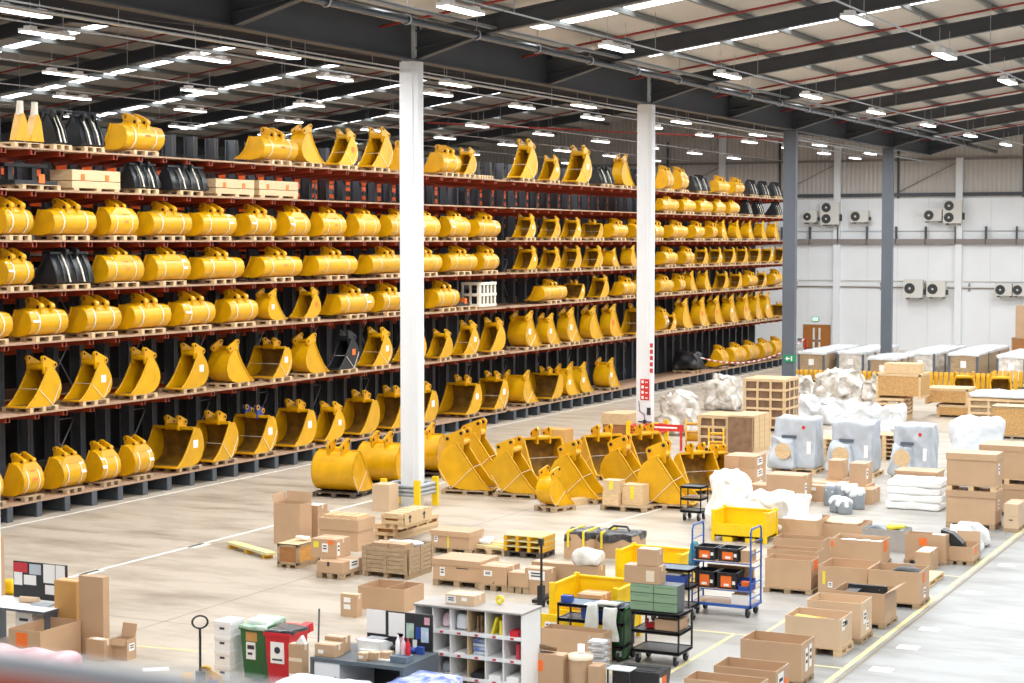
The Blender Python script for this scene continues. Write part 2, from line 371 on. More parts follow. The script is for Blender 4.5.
RACKD = {  # shelf: (kind, centre y, length or width, scale)
 'L0': [('K', 41.3, 0.5, 1.18), ('K', 42.71, 1.08, 1.18), ('A', 45.15, 1.91, 1.18), ('A', 52.61, 2.17, 1.18), ('R', 54.6, 0.59, 0.93), ('B', 57.02, 0.59, 0.92), ('B', 59.43, 0.59, 1.05), ('A', 61.84, 0.86, 1.18), ('A', 65.09, 1.57, 1.18), ('B', 66.62, 0.51, 0.76)],
 'L1': [('K', 45.25, 1.25, 0.99), ('K', 47.45, 1.88, 0.99)],
 'L2': [('A', 39.48, 1.15, 1.11), ('A', 41.83, 1.92, 1.11), ('C', 44.09, 1.36, 0.88), ('A', 46.47, 1.98, 1.11), ('A', 48.99, 1.89, 1.11), ('A', 51.5, 1.58, 1.11), ('C', 53.77, 1.35, 0.88), ('C', 56.07, 1.6, 0.88), ('C', 58.53, 1.58, 0.88), ('C', 61.08, 1.87, 0.88), ('C', 63.23, 1.67, 0.88), ('C', 65.81, 1.72, 0.88), ('A', 68.47, 1.95, 1.11)],
 'L3': [('A', 39.49, 1.09, 1.08), ('K', 41.84, 1.67, 1.18), ('C', 44.13, 1.72, 0.86), ('C', 46.52, 1.72, 0.86), ('A', 49.21, 2.31, 1.08), ('A', 52.7, 2.42, 1.08), ('A', 56.28, 2.71, 1.08), ('A', 60.16, 2.9, 1.08), ('A', 63.18, 2.1, 1.08), ('A', 66.11, 2.38, 1.08), ('A', 68.63, 1.43, 1.08)],
 'L4': [('A', 38.33, 1.54, 1.14), ('A', 40.66, 1.65, 1.14), ('A', 43.08, 1.63, 1.14), ('A', 45.42, 1.78, 1.14), ('A', 47.84, 1.73, 1.14), ('A', 50.34, 1.55, 1.14), ('R', 52.26, 0.59, 0.74), ('B', 54.51, 0.59, 0.74), ('A', 57.64, 2.41, 1.14), ('A', 60.35, 1.56, 1.14), ('A', 64.78, 1.8, 1.14)],
 'L5': [('B', 40.36, 0.68, 0.98), ('B', 42.64, 0.59, 0.98), ('B', 44.98, 0.59, 0.98), ('B', 47.53, 0.59, 0.98), ('R', 50.0, 0.77, 0.98), ('D', 52.58, 1.26, 0.95), ('R', 54.77, 0.68, 0.98), ('J', 56.99, 0.53, 0.98), ('B', 59.41, 0.68, 0.98), ('B', 62.11, 0.68, 0.98), ('B', 64.46, 0.59, 0.78), ('B', 66.73, 0.59, 0.96), ('B', 69.17, 0.68, 0.98)],
 'L6': [('C', 38.33, 0.71, 0.97), ('C', 39.9, 0.85, 0.97), ('C', 41.67, 1.05, 0.97), ('C', 43.34, 0.85, 0.97), ('C', 44.92, 1.01, 0.97), ('D', 47.25, 1.58, 1.12), ('D', 49.2, 1.26, 1.12), ('D', 51.53, 1.37, 1.12), ('D', 54.03, 1.26, 1.12), ('B', 55.99, 0.68, 0.94), ('D', 58.49, 1.16, 1.12), ('D', 60.82, 1.16, 1.12), ('D', 63.15, 1.05, 1.12), ('D', 66.97, 1.37, 1.12), ('D', 69.54, 1.16, 1.12)],
 'R0': [('B', 72.24, 0.59, 1.2), ('B', 74.99, 0.59, 0.79), ('B', 78.22, 0.68, 1.2), ('K', 81.18, 1.7, 1.0), ('R', 83.57, 0.51, 1.06), ('K', 85.34, 0.95, 1.0), ('C', 89.6, 0.9, 1.0), ('C', 91.74, 1.11, 1.0), ('K', 94.6, 2.35, 1.0), ('A', 98.02, 1.88, 1.0), ('A', 100.78, 1.65, 1.0), ('K', 103.52, 1.35, 1.0), ('K', 105.79, 1.42, 1.0), ('K', 108.14, 1.5, 1.0)],
 'R1': [('C', 89.65, 2.3, 0.66), ('C', 92.48, 1.84, 0.66), ('C', 95.15, 1.95, 0.66), ('C', 97.52, 1.55, 0.66), ('C', 99.92, 1.64, 0.66), ('K', 102.7, 0.8, 0.99), ('K', 104.84, 1.04, 0.99), ('K', 108.36, 1.13, 0.99)],
 'R2': [('B', 72.47, 0.68, 0.72), ('B', 75.09, 0.68, 0.67), ('B', 77.47, 0.68, 0.65), ('D', 80.17, 0.95, 0.62), ('A', 82.83, 1.77, 1.0), ('A', 85.3, 1.09, 1.0), ('A', 88.04, 1.18, 1.0), ('A', 91.09, 2.18, 1.0), ('A', 94.15, 1.4, 1.0), ('A', 96.56, 0.83, 1.0), ('R', 98.12, 0.51, 0.72), ('R', 100.55, 0.51, 0.72), ('R', 102.8, 0.51, 0.72), ('R', 105.24, 0.51, 0.72), ('R', 107.69, 0.51, 0.72)],
 'R3': [('B', 72.57, 0.68, 0.71), ('B', 75.09, 0.68, 0.67), ('B', 77.42, 0.68, 0.71), ('B', 79.94, 0.68, 0.71), ('R', 82.09, 0.59, 0.62), ('R', 84.6, 0.59, 0.71), ('A', 89.78, 1.83, 1.0), ('A', 92.61, 1.34, 1.0), ('B', 94.86, 0.59, 0.62), ('B', 97.15, 0.59, 0.62), ('B', 99.53, 0.59, 0.62), ('B', 101.74, 0.59, 0.62), ('B', 104.14, 0.59, 0.62), ('B', 106.53, 0.59, 0.62), ('B', 109.02, 0.59, 0.64)],
 'R4': [('A', 75.12, 2.52, 1.0), ('D', 78.01, 0.95, 0.62), ('B', 80.74, 0.68, 0.74), ('A', 84.01, 1.57, 1.0), ('A', 86.14, 1.66, 1.0), ('A', 89.15, 1.94, 1.0), ('A', 91.49, 0.85, 1.0), ('R', 93.05, 0.51, 0.74), ('R', 95.35, 0.51, 0.74), ('B', 98.27, 0.59, 0.68), ('B', 100.7, 0.59, 0.62), ('A', 103.34, 1.58, 1.0), ('B', 105.37, 0.51, 0.62), ('A', 108.35, 1.78, 1.0)],
 'R5': [('R', 72.68, 0.85, 1.1), ('R', 74.88, 0.59, 0.97), ('R', 77.21, 0.59, 1.1), ('R', 79.79, 0.59, 1.1), ('R', 82.25, 0.59, 1.1), ('D', 85.35, 0.84, 1.08), ('C', 89.11, 0.5, 1.0), ('B', 90.0, 0.42, 0.62), ('R', 92.26, 0.59, 1.1), ('R', 94.92, 0.59, 1.1), ('R', 97.31, 0.59, 1.1), ('R', 99.88, 0.59, 1.1), ('R', 102.38, 0.59, 1.1), ('R', 104.42, 0.51, 1.1), ('R', 106.33, 0.51, 1.1), ('D', 109.4, 0.84, 0.62)],
 'R6': [('R', 72.39, 1.1, 1.0), ('D', 75.25, 1.37, 1.0), ('R', 76.95, 0.68, 1.0), ('R', 78.54, 0.77, 1.0), ('R', 82.01, 0.85, 1.0), ('C', 98.38, 1.2, 1.0), ('C', 101.1, 2.18, 1.0), ('C', 103.64, 1.94, 1.0), ('C', 106.3, 1.67, 1.0), ('C', 108.78, 1.98, 1.0)],
}
FBK = [
 (-28.61, 47.51, 4, 1.35, 0.87, 'yellow bucket with its back to the camera, front left', True, False, 'wood_d'),
 (-28.45, 49.86, 4, 1.35, 0.87, 'yellow bucket back to the camera, second, left of the white column', True, False, 'wood_d'),
 (-28.55, 52.82, 4, 1.3, 0.87, 'yellow bucket half hidden by the nearest white column', True, False, 'wood_d'),
 (-25.37, 49.56, -80, 0.75, 0.99, 'yellow bucket with white straps just right of the white column', True, False, 'wood_g'),
 (-26.07, 52.07, -80, 0.7, 1.01, 'tall yellow bucket behind the strapped one', True, False, 'wood_g'),
 (-23.7, 49.63, -82, 0.95, 0.88, 'yellow bucket, third along right of the column', True, False, 'wood_g'),
 (-24.65, 53.57, -130, 1.3, 0.83, 'yellow bucket with open mouth, left in the back row', True, False, 'wood_g'),
 (-21.53, 47.48, -20, 0.55, 0.61, 'small narrow yellow bucket in front on its own pallet', True, False, 'wood_g'),
 (-21.62, 49.46, -82, 1.05, 0.9, 'yellow bucket right of the small narrow one', True, False, 'wood_g'),
 (-23.07, 54.89, -130, 1.35, 0.85, 'yellow bucket with open mouth, middle of the back row', True, False, 'wood_g'),
 (-20.68, 51.09, -82, 1.1, 0.92, 'yellow bucket behind the pine crates', True, False, 'wood_g'),
 (-18.85, 49.65, -82, 1.2, 0.95, 'yellow bucket nearest the black shelf cart', True, False, 'wood_g'),
 (-22.21, 56.45, -125, 1.2, 0.81, 'yellow bucket with open mouth, right in the back row', True, False, 'wood_g'),
 (-19.1, 52.83, -130, 1.15, 0.74, 'yellow bucket with open mouth behind the black shelf cart', True, False, 'wood_g'),
 (-18.92, 54.45, -115, 0.8, 0.62, 'yellow bucket rightmost in the back row', True, False, 'wood_g'),
]
# ================================================================== BUILDING
VX0 = -25.6; RX = (-5.7, -45.5); BAY = 9.2; Y0C = 46.6; YB = 120.1; PT = .141
FR = [Y0C+BAY*k for k in range(-2, 8)]
def zb(x):  # underside of the rafters
    if x >= VX0: return 13.2+PT*((x-VX0) if x <= RX[0] else (2*RX[0]-VX0-x))
    return 13.2+PT*((VX0-x) if x >= RX[1] else (x-(2*RX[1]-VX0)))
RD, PD = .52, .2
struct('floor', MB().box(-70, 8, -.2, 16, YB+.3, 0), 'floor')
# roof liner sheets with translucent rooflight strips between them
slopes = [(-65.4, RX[1]), (RX[1], VX0), (VX0, RX[0]), (RX[0], 14.2)]
YR0 = 16.0
def slab(xa, xb, ya, yb, th=.1, dz=0):
    za, zb_ = zb(xa)+RD+PD+dz, zb(xb)+RD+PD+dz
    return MB().prism([(xa, za), (xb, zb_), (xb, zb_+th), (xa, za+th)], 'y', ya, yb)
RL0, RL1 = (4.0, 4.8)
for xa, xb in slopes:
    edges = [YR0]
    for fy in FR[:-1]:
        if fy+RL1 < YB: edges += [fy+RL0, fy+RL1]
    edges.append(YB)
    for i in range(0, len(edges), 2): struct('ceiling', slab(xa, xb, edges[i], edges[i+1]), 'sheet')
    for i in range(1, len(edges)-1, 2):
        L_ = abs(xb-xa); a = xa+.09*(xb-xa); c = xb-.09*(xb-xa)
        struct('ceiling', slab(xa, a, edges[i], edges[i+1]), 'sheet'); struct('ceiling', slab(c, xb, edges[i], edges[i+1]), 'sheet')
        struct('window_1', slab(a, c, edges[i], edges[i+1]), 'roof_light')
# purlins: Z sections along the hall
for xa, xb in slopes:
    n = 9
    for k in range(n+1):
        x = xa+(xb-xa)*(k+.35)/(n+.7); z = zb(x)+RD
        struct('trim_1', MB().box(x-.02, YR0, z, x+.02, YB, z+PD).box(x-.09, YR0, z+PD-.02, x+.02, YB, z+PD).box(x-.02, YR0, z, x+.09, YB, z+.02), 'purlin')
# rafters
def rafter(xa, xb, y):
    mb = MB()
    za, zc = zb(xa), zb(xb)
    for lo, hi, hw in ((0, .035, .12), (.035, RD-.035, .02), (RD-.035, RD, .12)):
        mb.prism([(xa, za+lo), (xb, zc+lo), (xb, zc+hi), (xa, za+hi)], 'y', y-hw, y+hw)
    return mb
for y in FR:
    if y > YB-1: continue
    for xa, xb in slopes:
        mb = rafter(xa, xb, y)
        for vx in (xa, xb):   # haunch at the valley end
            if abs(vx-VX0) < .1:
                s = 1 if xb > VX0+.1 else -1
                mb.prism([(vx+s*.05, zb(vx)+.1), (vx+s*2.3, zb(vx+s*2.3)), (vx+s*.05, 12.88)], 'y', y-.02, y+.02); mb.prism([(vx+s*.05, 12.88), (vx+s*2.3, zb(vx+s*2.3)), (vx+s*2.3, zb(vx+s*2.3)+.04), (vx+s*.05, 12.94)], 'y', y-.13, y+.13)
        struct('trim_2', mb, 'beam')
        # angle braces from rafter to purlin
        for k in range(4):
            x = xa+(xb-xa)*(.17+.22*k)
            struct('trim_3', MB().tube((x, y+.12, zb(x)+.03), (x+.25, y+.75, zb(x)+RD+.12), .028, 4), 'galv')
# valley beam with haunches, along the column line (two valleys)
for vx in (VX0, -65.4):
    for k in range(len(FR)-1):
        ya, yb = FR[k], FR[k+1]; mb = MB(); b0, t0 = 12.86, 13.95
        mb.box(vx-.02, ya, b0, vx+.02, yb, t0).box(vx-.19, ya, b0, vx+.19, yb, b0+.05).box(vx-.19, ya, t0-.05, vx+.19, yb, t0)
        mb.box(vx-.18, yb-.03, b0, vx+.18, yb+.03, t0)
        for y, s in ():
            mb.prism([(y, b0), (y+s*2.9, t0), (y+s*2.9, t0-.02), (y+s*.12, b0)], 'x', vx+.02, vx+.22)
            mb.prism([(y+s*.1, b0), (y+s*2.9, t0), (y+s*2.9, t0+.06), (y+s*.1, b0+.07)], 'x', vx+.05, vx+.36)
        struct('trim_4', mb, 'beam')
# columns
def column(y, colm, cap, w=.6, x=VX0-.1):
    mb = MB().cb(x, y, 0, w, w*.56, 12.85)
    o = struct('steel_column', mb, colm)
    struct('column_head', MB().box(x-.2, y-.22, 12.85, x+.2, y+.22, 14.0), cap); return o
C1 = column(FR[2], 'wcol', 'wcol'); C2 = column(FR[4], 'wcol', 'wcol'); C3 = column(FR[6], 'colgrey', 'beam'); C4 = column(FR[8], 'colgrey', 'beam')
struct('steel_column', MB().cb(VX0, FR[0], 0, .82, .6, 12.85), 'white')
for c, l in ((C1, 'white clad column nearest the camera, grey and yellow guard at its foot'), (C2, 'white clad column with red fire signs behind the floor buckets'), (C3, 'blue-grey column with a green exit sign'), (C4, 'blue-grey column nearest the back wall')): c['label'] = l
# grooves on white columns (flange lines) are modelled as shallow ribs
for y in (FR[2], FR[4]):
    struct('trim_5', MB().box(VX0, y-.19, 0, VX0+.04, y-.165, 12.85), 'wcol')
# back wall
struct('wall_back', MB().box(-70, YB, 0, 16, YB+.3, 10.5), 'white')
struct('wall_back', MB().box(-70, YB+.05, 10.5, 16, YB+.3, 18), 'clad')
struct('trim_6', MB().box(-70, YB-.12, 10.62, 16, YB, 10.85), 'beam'); struct('trim_6', MB().box(-70, YB-.1, 12.95, 16, YB, 13.1), 'tray')
for i in range(-5, 12):
    x = VX0+4.05*i
    if i % 2 == 0: struct('trim_7', MB().box(x-.22, YB-.3, 0, x+.22, YB, 13.1+max(0, zb(x)-13.4)), 'white')
    else: struct('trim_7', MB().box(x-.06, YB-.1, 10.5, x+.06, YB+.05, 14.6), 'beam')
for i in range(-6, 12):   # panel joints of the white wall
    struct('trim_8', MB().box(VX0+2.02*i-.012, YB-.012, 0, VX0+2.02*i+.012, YB, 10.5), 'acwhite')
for i in range(-5, 11, 2):   # wind bracing on the cladding
    x = VX0+4.05*i
    struct('trim_9', MB().tube((x, YB-.06, 10.9), (x+4.05, YB-.06, 12.9), .035, 5), 'tray')
struct('baseboard_back', MB().box(-70, YB-.06, 0, 16, YB, .5), 'acwhite')
struct('wall_left', MB().box(-70.2, 8, 0, -70, YB, 18), 'beam')
# cable tray, service pipes on the back wall
t = thing('cable_tray', 'grey-brown cable tray running across the white back wall', 'cable tray', (-29, YB-.25, 7.5))
MB().box(-33, -.12, 0, 45, .12, .05).box(-33, -.14, 0, 45, -.1, .33).build('tray', 'tray', t)
for i in range(24): MB().box(-20.2+1.95*i-.035, -.16, -.02, -20.2+1.95*i+.035, .2, 1.15).build('hanger', 'beam', t)
MB().tube((-33, .17, .85), (45, .17, .85), .03, 6).build('conduit', 'conduit', t)
t = thing('service_pipe', 'pale service pipe running low along the white back wall', 'pipe', (-29, YB-.12, 4.7))
MB().tube((-33, 0, 0), (45, 0, 0), .05, 8).tube((-33, .02, .38), (45, .02, .38), .03, 6).build('pipe', 'acwhite', t)
MB().tube((-33, .02, -.06), (45, .02, -.06), .035, 6).build('lagging', 'tray', t)
for i in range(14): MB().cb(-22+2.9*i, .02, -.25, .1, .12, .5).build('bracket', 'tray', t)
# double door with lit exit sign
t = tag(thing('door_1', 'oak double door with narrow glazed slots in the back wall', None, (-35.07, YB, 0)), kind='structure')
for s in (-1, 1):
    lf = MB().box(min(0, s*.88)+.01, -.06, 0, max(0, s*.88)-.01, 0, 2.0).build('door_leaf', 'door', t)
    MB().box(s*.2-.07, -.075, 1.05, s*.2+.07, -.055, 1.85).box(s*.2-.07, -.075, .25, s*.2+.07, -.055, .9).build('vision_panel', 'glass', lf)
    MB().box(s*.06-.02, -.11, .85, s*.06+.02, -.06, 1.15).build('door_handle', 'steel_l', lf)
MB().box(-.95, -.05, 0, -.88, 0, 2.07).box(.88, -.05, 0, .95, 0, 2.07).box(-.95, -.05, 2.0, .95, 0, 2.07).build('door_frame', 'ply', t)
t = thing('exit_sign', 'lit green exit sign above the oak double door', 'sign', (-35.15, YB-.1, 2.3))
MB().box(-.22, 0, 0, .22, .1, .28).build('sign_box', 'exitgreen', t); MB().box(-.2, -.01, .02, .2, 0, .26).build('lit_panel', 'exitlit', t)
t = thing('wall_switch_box', 'small grey box on the wall left of the oak door', 'switch box', (-36.25, YB-.08, .95))
MB().box(-.13, 0, 0, .13, .08, .16).build('casing', 'tray', t); MB().box(-.1, -.01, .09, .1, 0, .13).build('cover', 'grille', t)
# outdoor units on the wall
def ac(x, z, w, h, fans, label):
    t = thing('condenser_unit', label, 'air conditioning unit', (x, YB-.6, z))
    MB().box(-w/2, -.25, 0, w/2, .2, h).build('casing', 'acwhite', t)
    for i in range(fans):
        cz = h*(i+.5)/fans; r = min(w*.28, h/fans*.42)
        MB().ring((-w*.18, -.26, cz), 'y', r*.86, r, .02).build('fan_guard', 'grille', t)
        MB().tube((-w*.18, -.255, cz), (-w*.18, -.245, cz), r*.88, 16).build('fan_opening', 'grille', t)
        MB().tube((-w*.18, -.3, cz), (-w*.18, -.255, cz), r*.22, 8).build('fan_hub', 'acwhite', t)
    for s in (-.35, .35): MB().box(s*w-.03, -.3, -.1, s*w+.03, .6, -.02).build('wall_bracket', 'tray', t)
    MB().box(w/2, -.05, h*.15, w/2+.14, .1, h*.45).build('valve_cover', 'grille', t)
ac(-35.4, 8.95, .95, .75, 1, 'smallest outdoor unit on the back wall, above the oak door')
ac(-34.04, 8.8, 1.25, 1.5, 2, 'twin-fan outdoor unit on the pillar above the oak door')
ac(-32.06, 8.95, 1.25, .75, 1, 'single-fan outdoor unit right of the twin-fan one, between the grey columns')
ac(-27.2, 9.0, 1.2, .75, 1, 'single-fan outdoor unit left of the twin-fan one, right of the far grey column')
ac(-25.9, 8.85, 1.2, 1.5, 2, 'twin-fan outdoor unit on the pillar right of the far grey column')
ac(-28.39, 4.0, 1.25, 1.2, 1, 'larger of the two outdoor units on the lower pipe beside the far grey column')
ac(-26.9, 4.05, 1.2, 1.05, 1, 'smaller of the two outdoor units on the lower pipe beside the far grey column')
ac(-22.57, 4.2, 1.15, .75, 1, 'dark-fanned low outdoor unit, second from the right on the back wall')
ac(-21.5, 4.2, 1.1, .75, 1, 'low outdoor unit cut by the right edge of the photo')
# floor markings
def mark(name, pts, w, m, label):
    mb = MB()
    for (xa, ya), (xb, yb) in zip(pts, pts[1:]):
        d = Vector((xb-xa, yb-ya)).normalized(); n_ = Vector((-d.y, d.x))*w/2
        mb.add([(xa-n_.x, ya-n_.y, .004), (xb-n_.x, yb-n_.y, .004), (xb+n_.x, yb+n_.y, .004), (xa+n_.x, ya+n_.y, .004)], [(0, 1, 2, 3)])
    struct(name, mb, m, label)
mark('floor_marking', [(-33.55, 30), (-33.55, 110)], .12, 'mark_w', 'white line along the foot of the racks')
mark('floor_marking', [(-27.2, 29), (-27.2, 52)], .12, 'mark_w', 'white line across the open floor on the left')
mark('floor_marking', [(-8.77, 20), (-8.77, 78)], .1, 'mark_y', 'yellow line along the right aisle')
mark('floor_joint', [(-8.62, 18), (-8.62, 100)], .06, 'dirt', 'dark joint beside the yellow line')
for y in (24.6, 27.2, 29.4, 32.0, 34.9, 39.3, 42.0): mark('floor_marking', [(-9.75, y), (-8.8, y)], .07, 'mark_y', 'short yellow bay line')
mark('floor_marking', [(-15.5, 29.9), (-11.5, 29.9), (-11.5, 33.9)], .08, 'mark_y', 'yellow bay outline by the blue trolley')
mark('floor_marking', [(-15.5, 33.9), (-11.0, 33.9), (-11.0, 36.3)], .08, 'mark_y', 'second yellow bay outline by the trolleys')
mark('floor_marking', [(-13.6, 27.1), (-10.6, 27.1)], .08, 'mark_y', 'yellow line by the cartons')
mark('floor_marking', [(-19.5, 43.5), (-18.5, 52)], .08, 'mark_w', 'faint line by the floor buckets')
mark('floor_marking', [(-21.9, 27.9), (-19.9, 28.1)], .08, 'mark_y', 'yellow line by the small cartons')
mark('floor_marking', [(-21.0, 26.0), (-18.9, 25.4)], .08, 'mark_y', 'yellow line by the pallet truck')
for x, y in ((-27.1, 37.6), (-27.15, 33.4)): mark('floor_patch', [(x, y), (x, y+.7)], .3, 'mark_w', 'white patch on the floor line')
mark('floor_patch', [(-20.1, 26.4), (-19.75, 26.7)], .28, 'paper', 'white patch on the floor')
for y in (30.4, 32.2, 34.2, 36.0, 40.2, 44.0): mark('floor_patch', [(-8.35, y), (-7.95, y)], .35, 'mark_w', 'white bay number patch')
for y in (30, 38.5, 47, 55.5): mark('floor_joint', [(-33, y), (-17, y)], .02, 'dirt', 'slab joint')
mark('floor_joint', [(-22.3, 25), (-22.3, 60)], .02, 'dirt', 'slab joint')
# ------------------------------------------------------------------ services under the roof
t = thing('service_pipe', 'dark shiny pipe under the roof along the column line', 'pipe', (-23.3, 60, 13.45))
MB().tube((0, -40, 0), (0, 60, 0), .11, 10).build('pipe', 'duct', t)
for i in range(24): MB().path([(0, -38+4*i, .1), (.08, -38+4*i, .9)], .012, 4).ring((0, -38+4*i, 0), 'y', .13, .15, .03, 10).build('pipe_hanger', 'galv', t)
t = thing('cable_tray', 'galvanised cable tray beside the shiny roof pipe', 'cable tray', (-23.05, 60, 13.65))
MB().box(-.06, -40, 0, .14, 60, .02).box(-.06, -40, 0, -.05, 60, .06).box(.13, -40, 0, .14, 60, .06).build('tray', 'galv', t)
t = thing('cable_tray', 'galvanised tray below the valley beam on the rack side', 'cable tray', (-26.6, 60, 12.65))
MB().box(-.1, -40, 0, .1, 60, .02).box(-.1, -40, 0, -.09, 60, .07).tube((.2, -40, 0), (.2, 60, 0), .03, 6).build('tray', 'galv', t)
for i, y in enumerate(FR[:-1]):   # sprinkler branch pipes, one per bay and slope
    for xa, xb in slopes:
        yy = y+BAY-2.0
        if yy > YB: continue
        zz = lambda x: zb(x)+RD-.08
        p = tag(MB().tube((xa, yy, zz(xa)), (xb, yy, zz(xb)), .038, 6).build('sprinkler_pipe', 'redpipe'), 'red sprinkler pipe under the roof sheets', 'pipe', 'sprinkler pipes under the roof')
tag(MB().tube((-40, 74, 13.1), (-29, 96, 13.1), .045, 6).build('sprinkler_pipe', 'redpipe'), 'red sprinkler main slanting above the far racks', 'pipe')
# luminaires
lampL = thing('strip_light', 'lamp', 'light')
MB().box(-.16, -.9, 0, .16, .9, .07).box(-.11, -.75, .07, .11, -.5, .15).box(-.11, .5, .07, .11, .75, .15).build('housing', 'lampbody', lampL)
MB().box(-.15, -.88, -.03, .15, .88, 0).build('diffuser', 'lamp_on', lampL)
for s in (-1, 1): MB().path([(0, s*.62, .15), (0, s*.62, .75)], .008, 4).build('suspension_wire', 'galv', lampL)
note_kids(lampL); used = False
rows = [(-4.0, 0, 9.25, 5.75), (3.5, 0, 9.25, 5.75), (-11.5, 0, 9.25, 14.7), (-19.0, 0, 9.1, 18.56), (-28.2, 0, 10.65, 22.21), (-30.6, 0, 6.93, 22.74), (-37.4, 0, 7.1, 38.45), (-43.2, 0, 7.2, 38.6), (-49.8, 0, 7.2, 47.2)]  # rows right of the frame are unseen, added to light the right floor
RNM = ['unseen added row right of the frame edge', 'unseen added row furthest right', 'row nearest the right edge of the roof', 'row right of the white columns', 'row under the valley beam', 'row above the rack front aisle', 'row above the rack front', 'row above the rack backs', 'row furthest left beyond the racks']
for ri, (x, _, st, ys) in enumerate(rows):
    z = 12.87; y = ys; k = 0
    while y < YB-4:
        nm = f'white strip light in the {RNM[ri]}'
        if not used: o = lampL; used = True
        else: o = dup(lampL)
        o.location = (x, y, z); o['category'] = 'light'; o['group'] = 'strip lights in the '+RNM[ri]
        o['label'] = f'strip light, {ORD[min(k, 19)]} from the camera, {RNM[ri]}'
        if -52 < x:
            nm = 'strip' if x > -25 else 'strip_aisle' if x > -33 else 'strip_dim'
            ld = bpy.data.lights.get(nm) or bpy.data.lights.new(nm, 'AREA')
            ld.shape = 'RECTANGLE'; ld.size = .28; ld.size_y = 1.7; ld.energy = 420*(1.08 if x > -25 else .66 if x > -33 else .3); ld.color = (.95, .98, 1)
            lo = bpy.data.objects.new('strip_light_beam', ld); COL.objects.link(lo); lo.location = (0, 0, -.034); lo.parent = o
        y += st; k += 1
    t = thing('lighting_conduit', f'white conduit carrying the strip lights, {RNM[ri]}', 'conduit', (x, 70, z+.22))
    MB().tube((.05, -48, 0), (.05, 49, 0), .024, 6).build('conduit', 'conduit', t)
    for i in range(10): MB().tube((.05, FR[0]-68+9.2*i, 0), (.05, FR[0]-68+9.2*i, max(.3, zb(x)-z-.2)), .01, 4).build('drop_wire', 'galv', t)
# ================================================================== RACKS
XF = -34.0; LV = [10.28, 9.13, 7.72, 6.33, 4.89, 2.93, .47]
def rack(ya, yb, label, name):
    t = thing(name, label, 'rack', (XF, (ya+yb)/2, 0)); L = (yb-ya); n = int(round(L/1.206)); arms = 0
    rest = MB(); restu = MB()
    for li, z in enumerate(LV):
        MB().box(-2.1, -L/2, z-.05, 0, L/2, z).build('shelf_deck', 'deck', t)
        if li < 6: MB().box(-6.2, -L/2, z-.05, -3.6, L/2, z).build('shelf_deck', 'deck', t)
    for i in range(n):
        y = -L/2+.45+1.206*i
        u = MB().box(-2.72, y-.015, .35, -2.35, y+.015, 11.2).box(-2.38, y-.11, 0, -2.35, y+.11, 11.2).box(-2.75, y-.11, 0, -2.72, y+.11, 11.2)
        u.build('upright', 'rackgrey', t)
        MB().box(-5.6, y-.06, 0, -.02, y+.06, .425).box(-.06, y-.11, 0, 0, y+.11, .425).build('base_leg', 'rackgrey', t)
        for li, z in enumerate(LV[:-1]):
            mb = rest if arms >= 98 else MB()
            for s, x0, x1 in ((1, -2.35, -.02),):
                mb.prism([(x0, z-.05), (x1-.02, z-.05), (x1-.02, z-.18), (x0, z-.34)], 'y', y-.05, y+.05)
                mb.box(x1-.12, y-.1, z-.19, x1-.02, y+.1, z-.05)
            if arms < 98: mb.build('arm', 'rackred', t)
            arms += 1
            restu.prism([(-2.75, z-.09), (-5.8, z-.09), (-5.8, z-.24), (-2.75, z-.4)], 'y', y-.05, y+.05)
    if rest.v: rest.build('arm', 'rackred', t)['kind'] = 'stuff'
    restu.build('rear_arm', 'rackorange', t)['kind'] = 'stuff'
    MB().box(-2.95, L/2-.12, 0, -2.3, L/2, 10.6).build('end_upright', 'colgrey', t)
    # lattice bracing between uprights
    for i in range(0, n-1, 3):
        y = -L/2+.45+1.206*i
        for z in (.6, 3.2, 5.2): MB().tube((-2.7, y, z), (-2.7, y+1.206, z+1.6), .022, 4).tube((-2.7, y+1.206, z), (-2.7, y, z+1.6), .022, 4).tube((-2.7, y, z+1.65), (-2.7, y+1.206, z+1.65), .022, 4).build('brace', 'steel_l', t)
    return t
rack(36.0, 69.95, 'left cantilever rack with red arms, stacked with yellow buckets', 'cantilever_rack')
rack(70.35, 110.6, 'right cantilever rack beyond the gap, reaching to the back wall door', 'cantilever_rack')
# the pallet racking that backs on to them: orange beams, stored cartons
def pallet_rack(ya, yb, label):
    t = thing('pallet_rack', label, 'rack', (-41.6, (ya+yb)/2, 0)); L = yb-ya
    for i in range(int(L/2.8)+1):
        y = -L/2+2.8*i
        MB().box(-.06, y-.06, 0, .06, y+.06, 10.6).box(-1.16, y-.06, 0, -1.04, y+.06, 10.6).build('frame', 'rackgrey', t)
    for z in (2.0, 3.9, 5.6, 7.0, 8.4, 9.2, 9.55, 9.95):
        MB().box(-.03, -L/2, z, .05, L/2, z+.16).box(-1.15, -L/2, z, -1.07, L/2, z+.16).build('beam', 'rackorange', t)
        if z < 9.5: MB().box(-1.1, -L/2, z+.16, 0, L/2, z+.19).build('shelf', 'blackm', t)
    MB().box(-1.25, -L/2, 0, -1.2, L/2, 10.4).build('shade_backing', 'blackm', t)  # invented solid sheet, black so the gaps between uprights stay dark
pallet_rack(36.0, 69.3, 'orange-beamed pallet rack showing between the uprights of the left rack')
pallet_rack(70.0, 107.0, 'orange-beamed pallet rack behind the right rack')
for li, z in enumerate((5.79, 7.19)):
    for i in range(13):
        y = 38.6+1.75*i
        t = thing('stored_carton', f'white and blue carton behind the left rack, {ORD[i]} from the left at {("fifth", "third")[li]} shelf height', 'carton', (-42.0, y, z), 0, 'cartons on the pallet rack behind')
        h = .75+.12*((i*7) % 4)
        MB().cb(0, 0, 0, .9, 1.1, h).build('box_body', 'paper', t)
        MB().box(.45, -.5, .12, .46, .5, h*.5).build('printed_panel', ('inkblue', 'orange', 'inkblue', 'card')[i % 4], t)
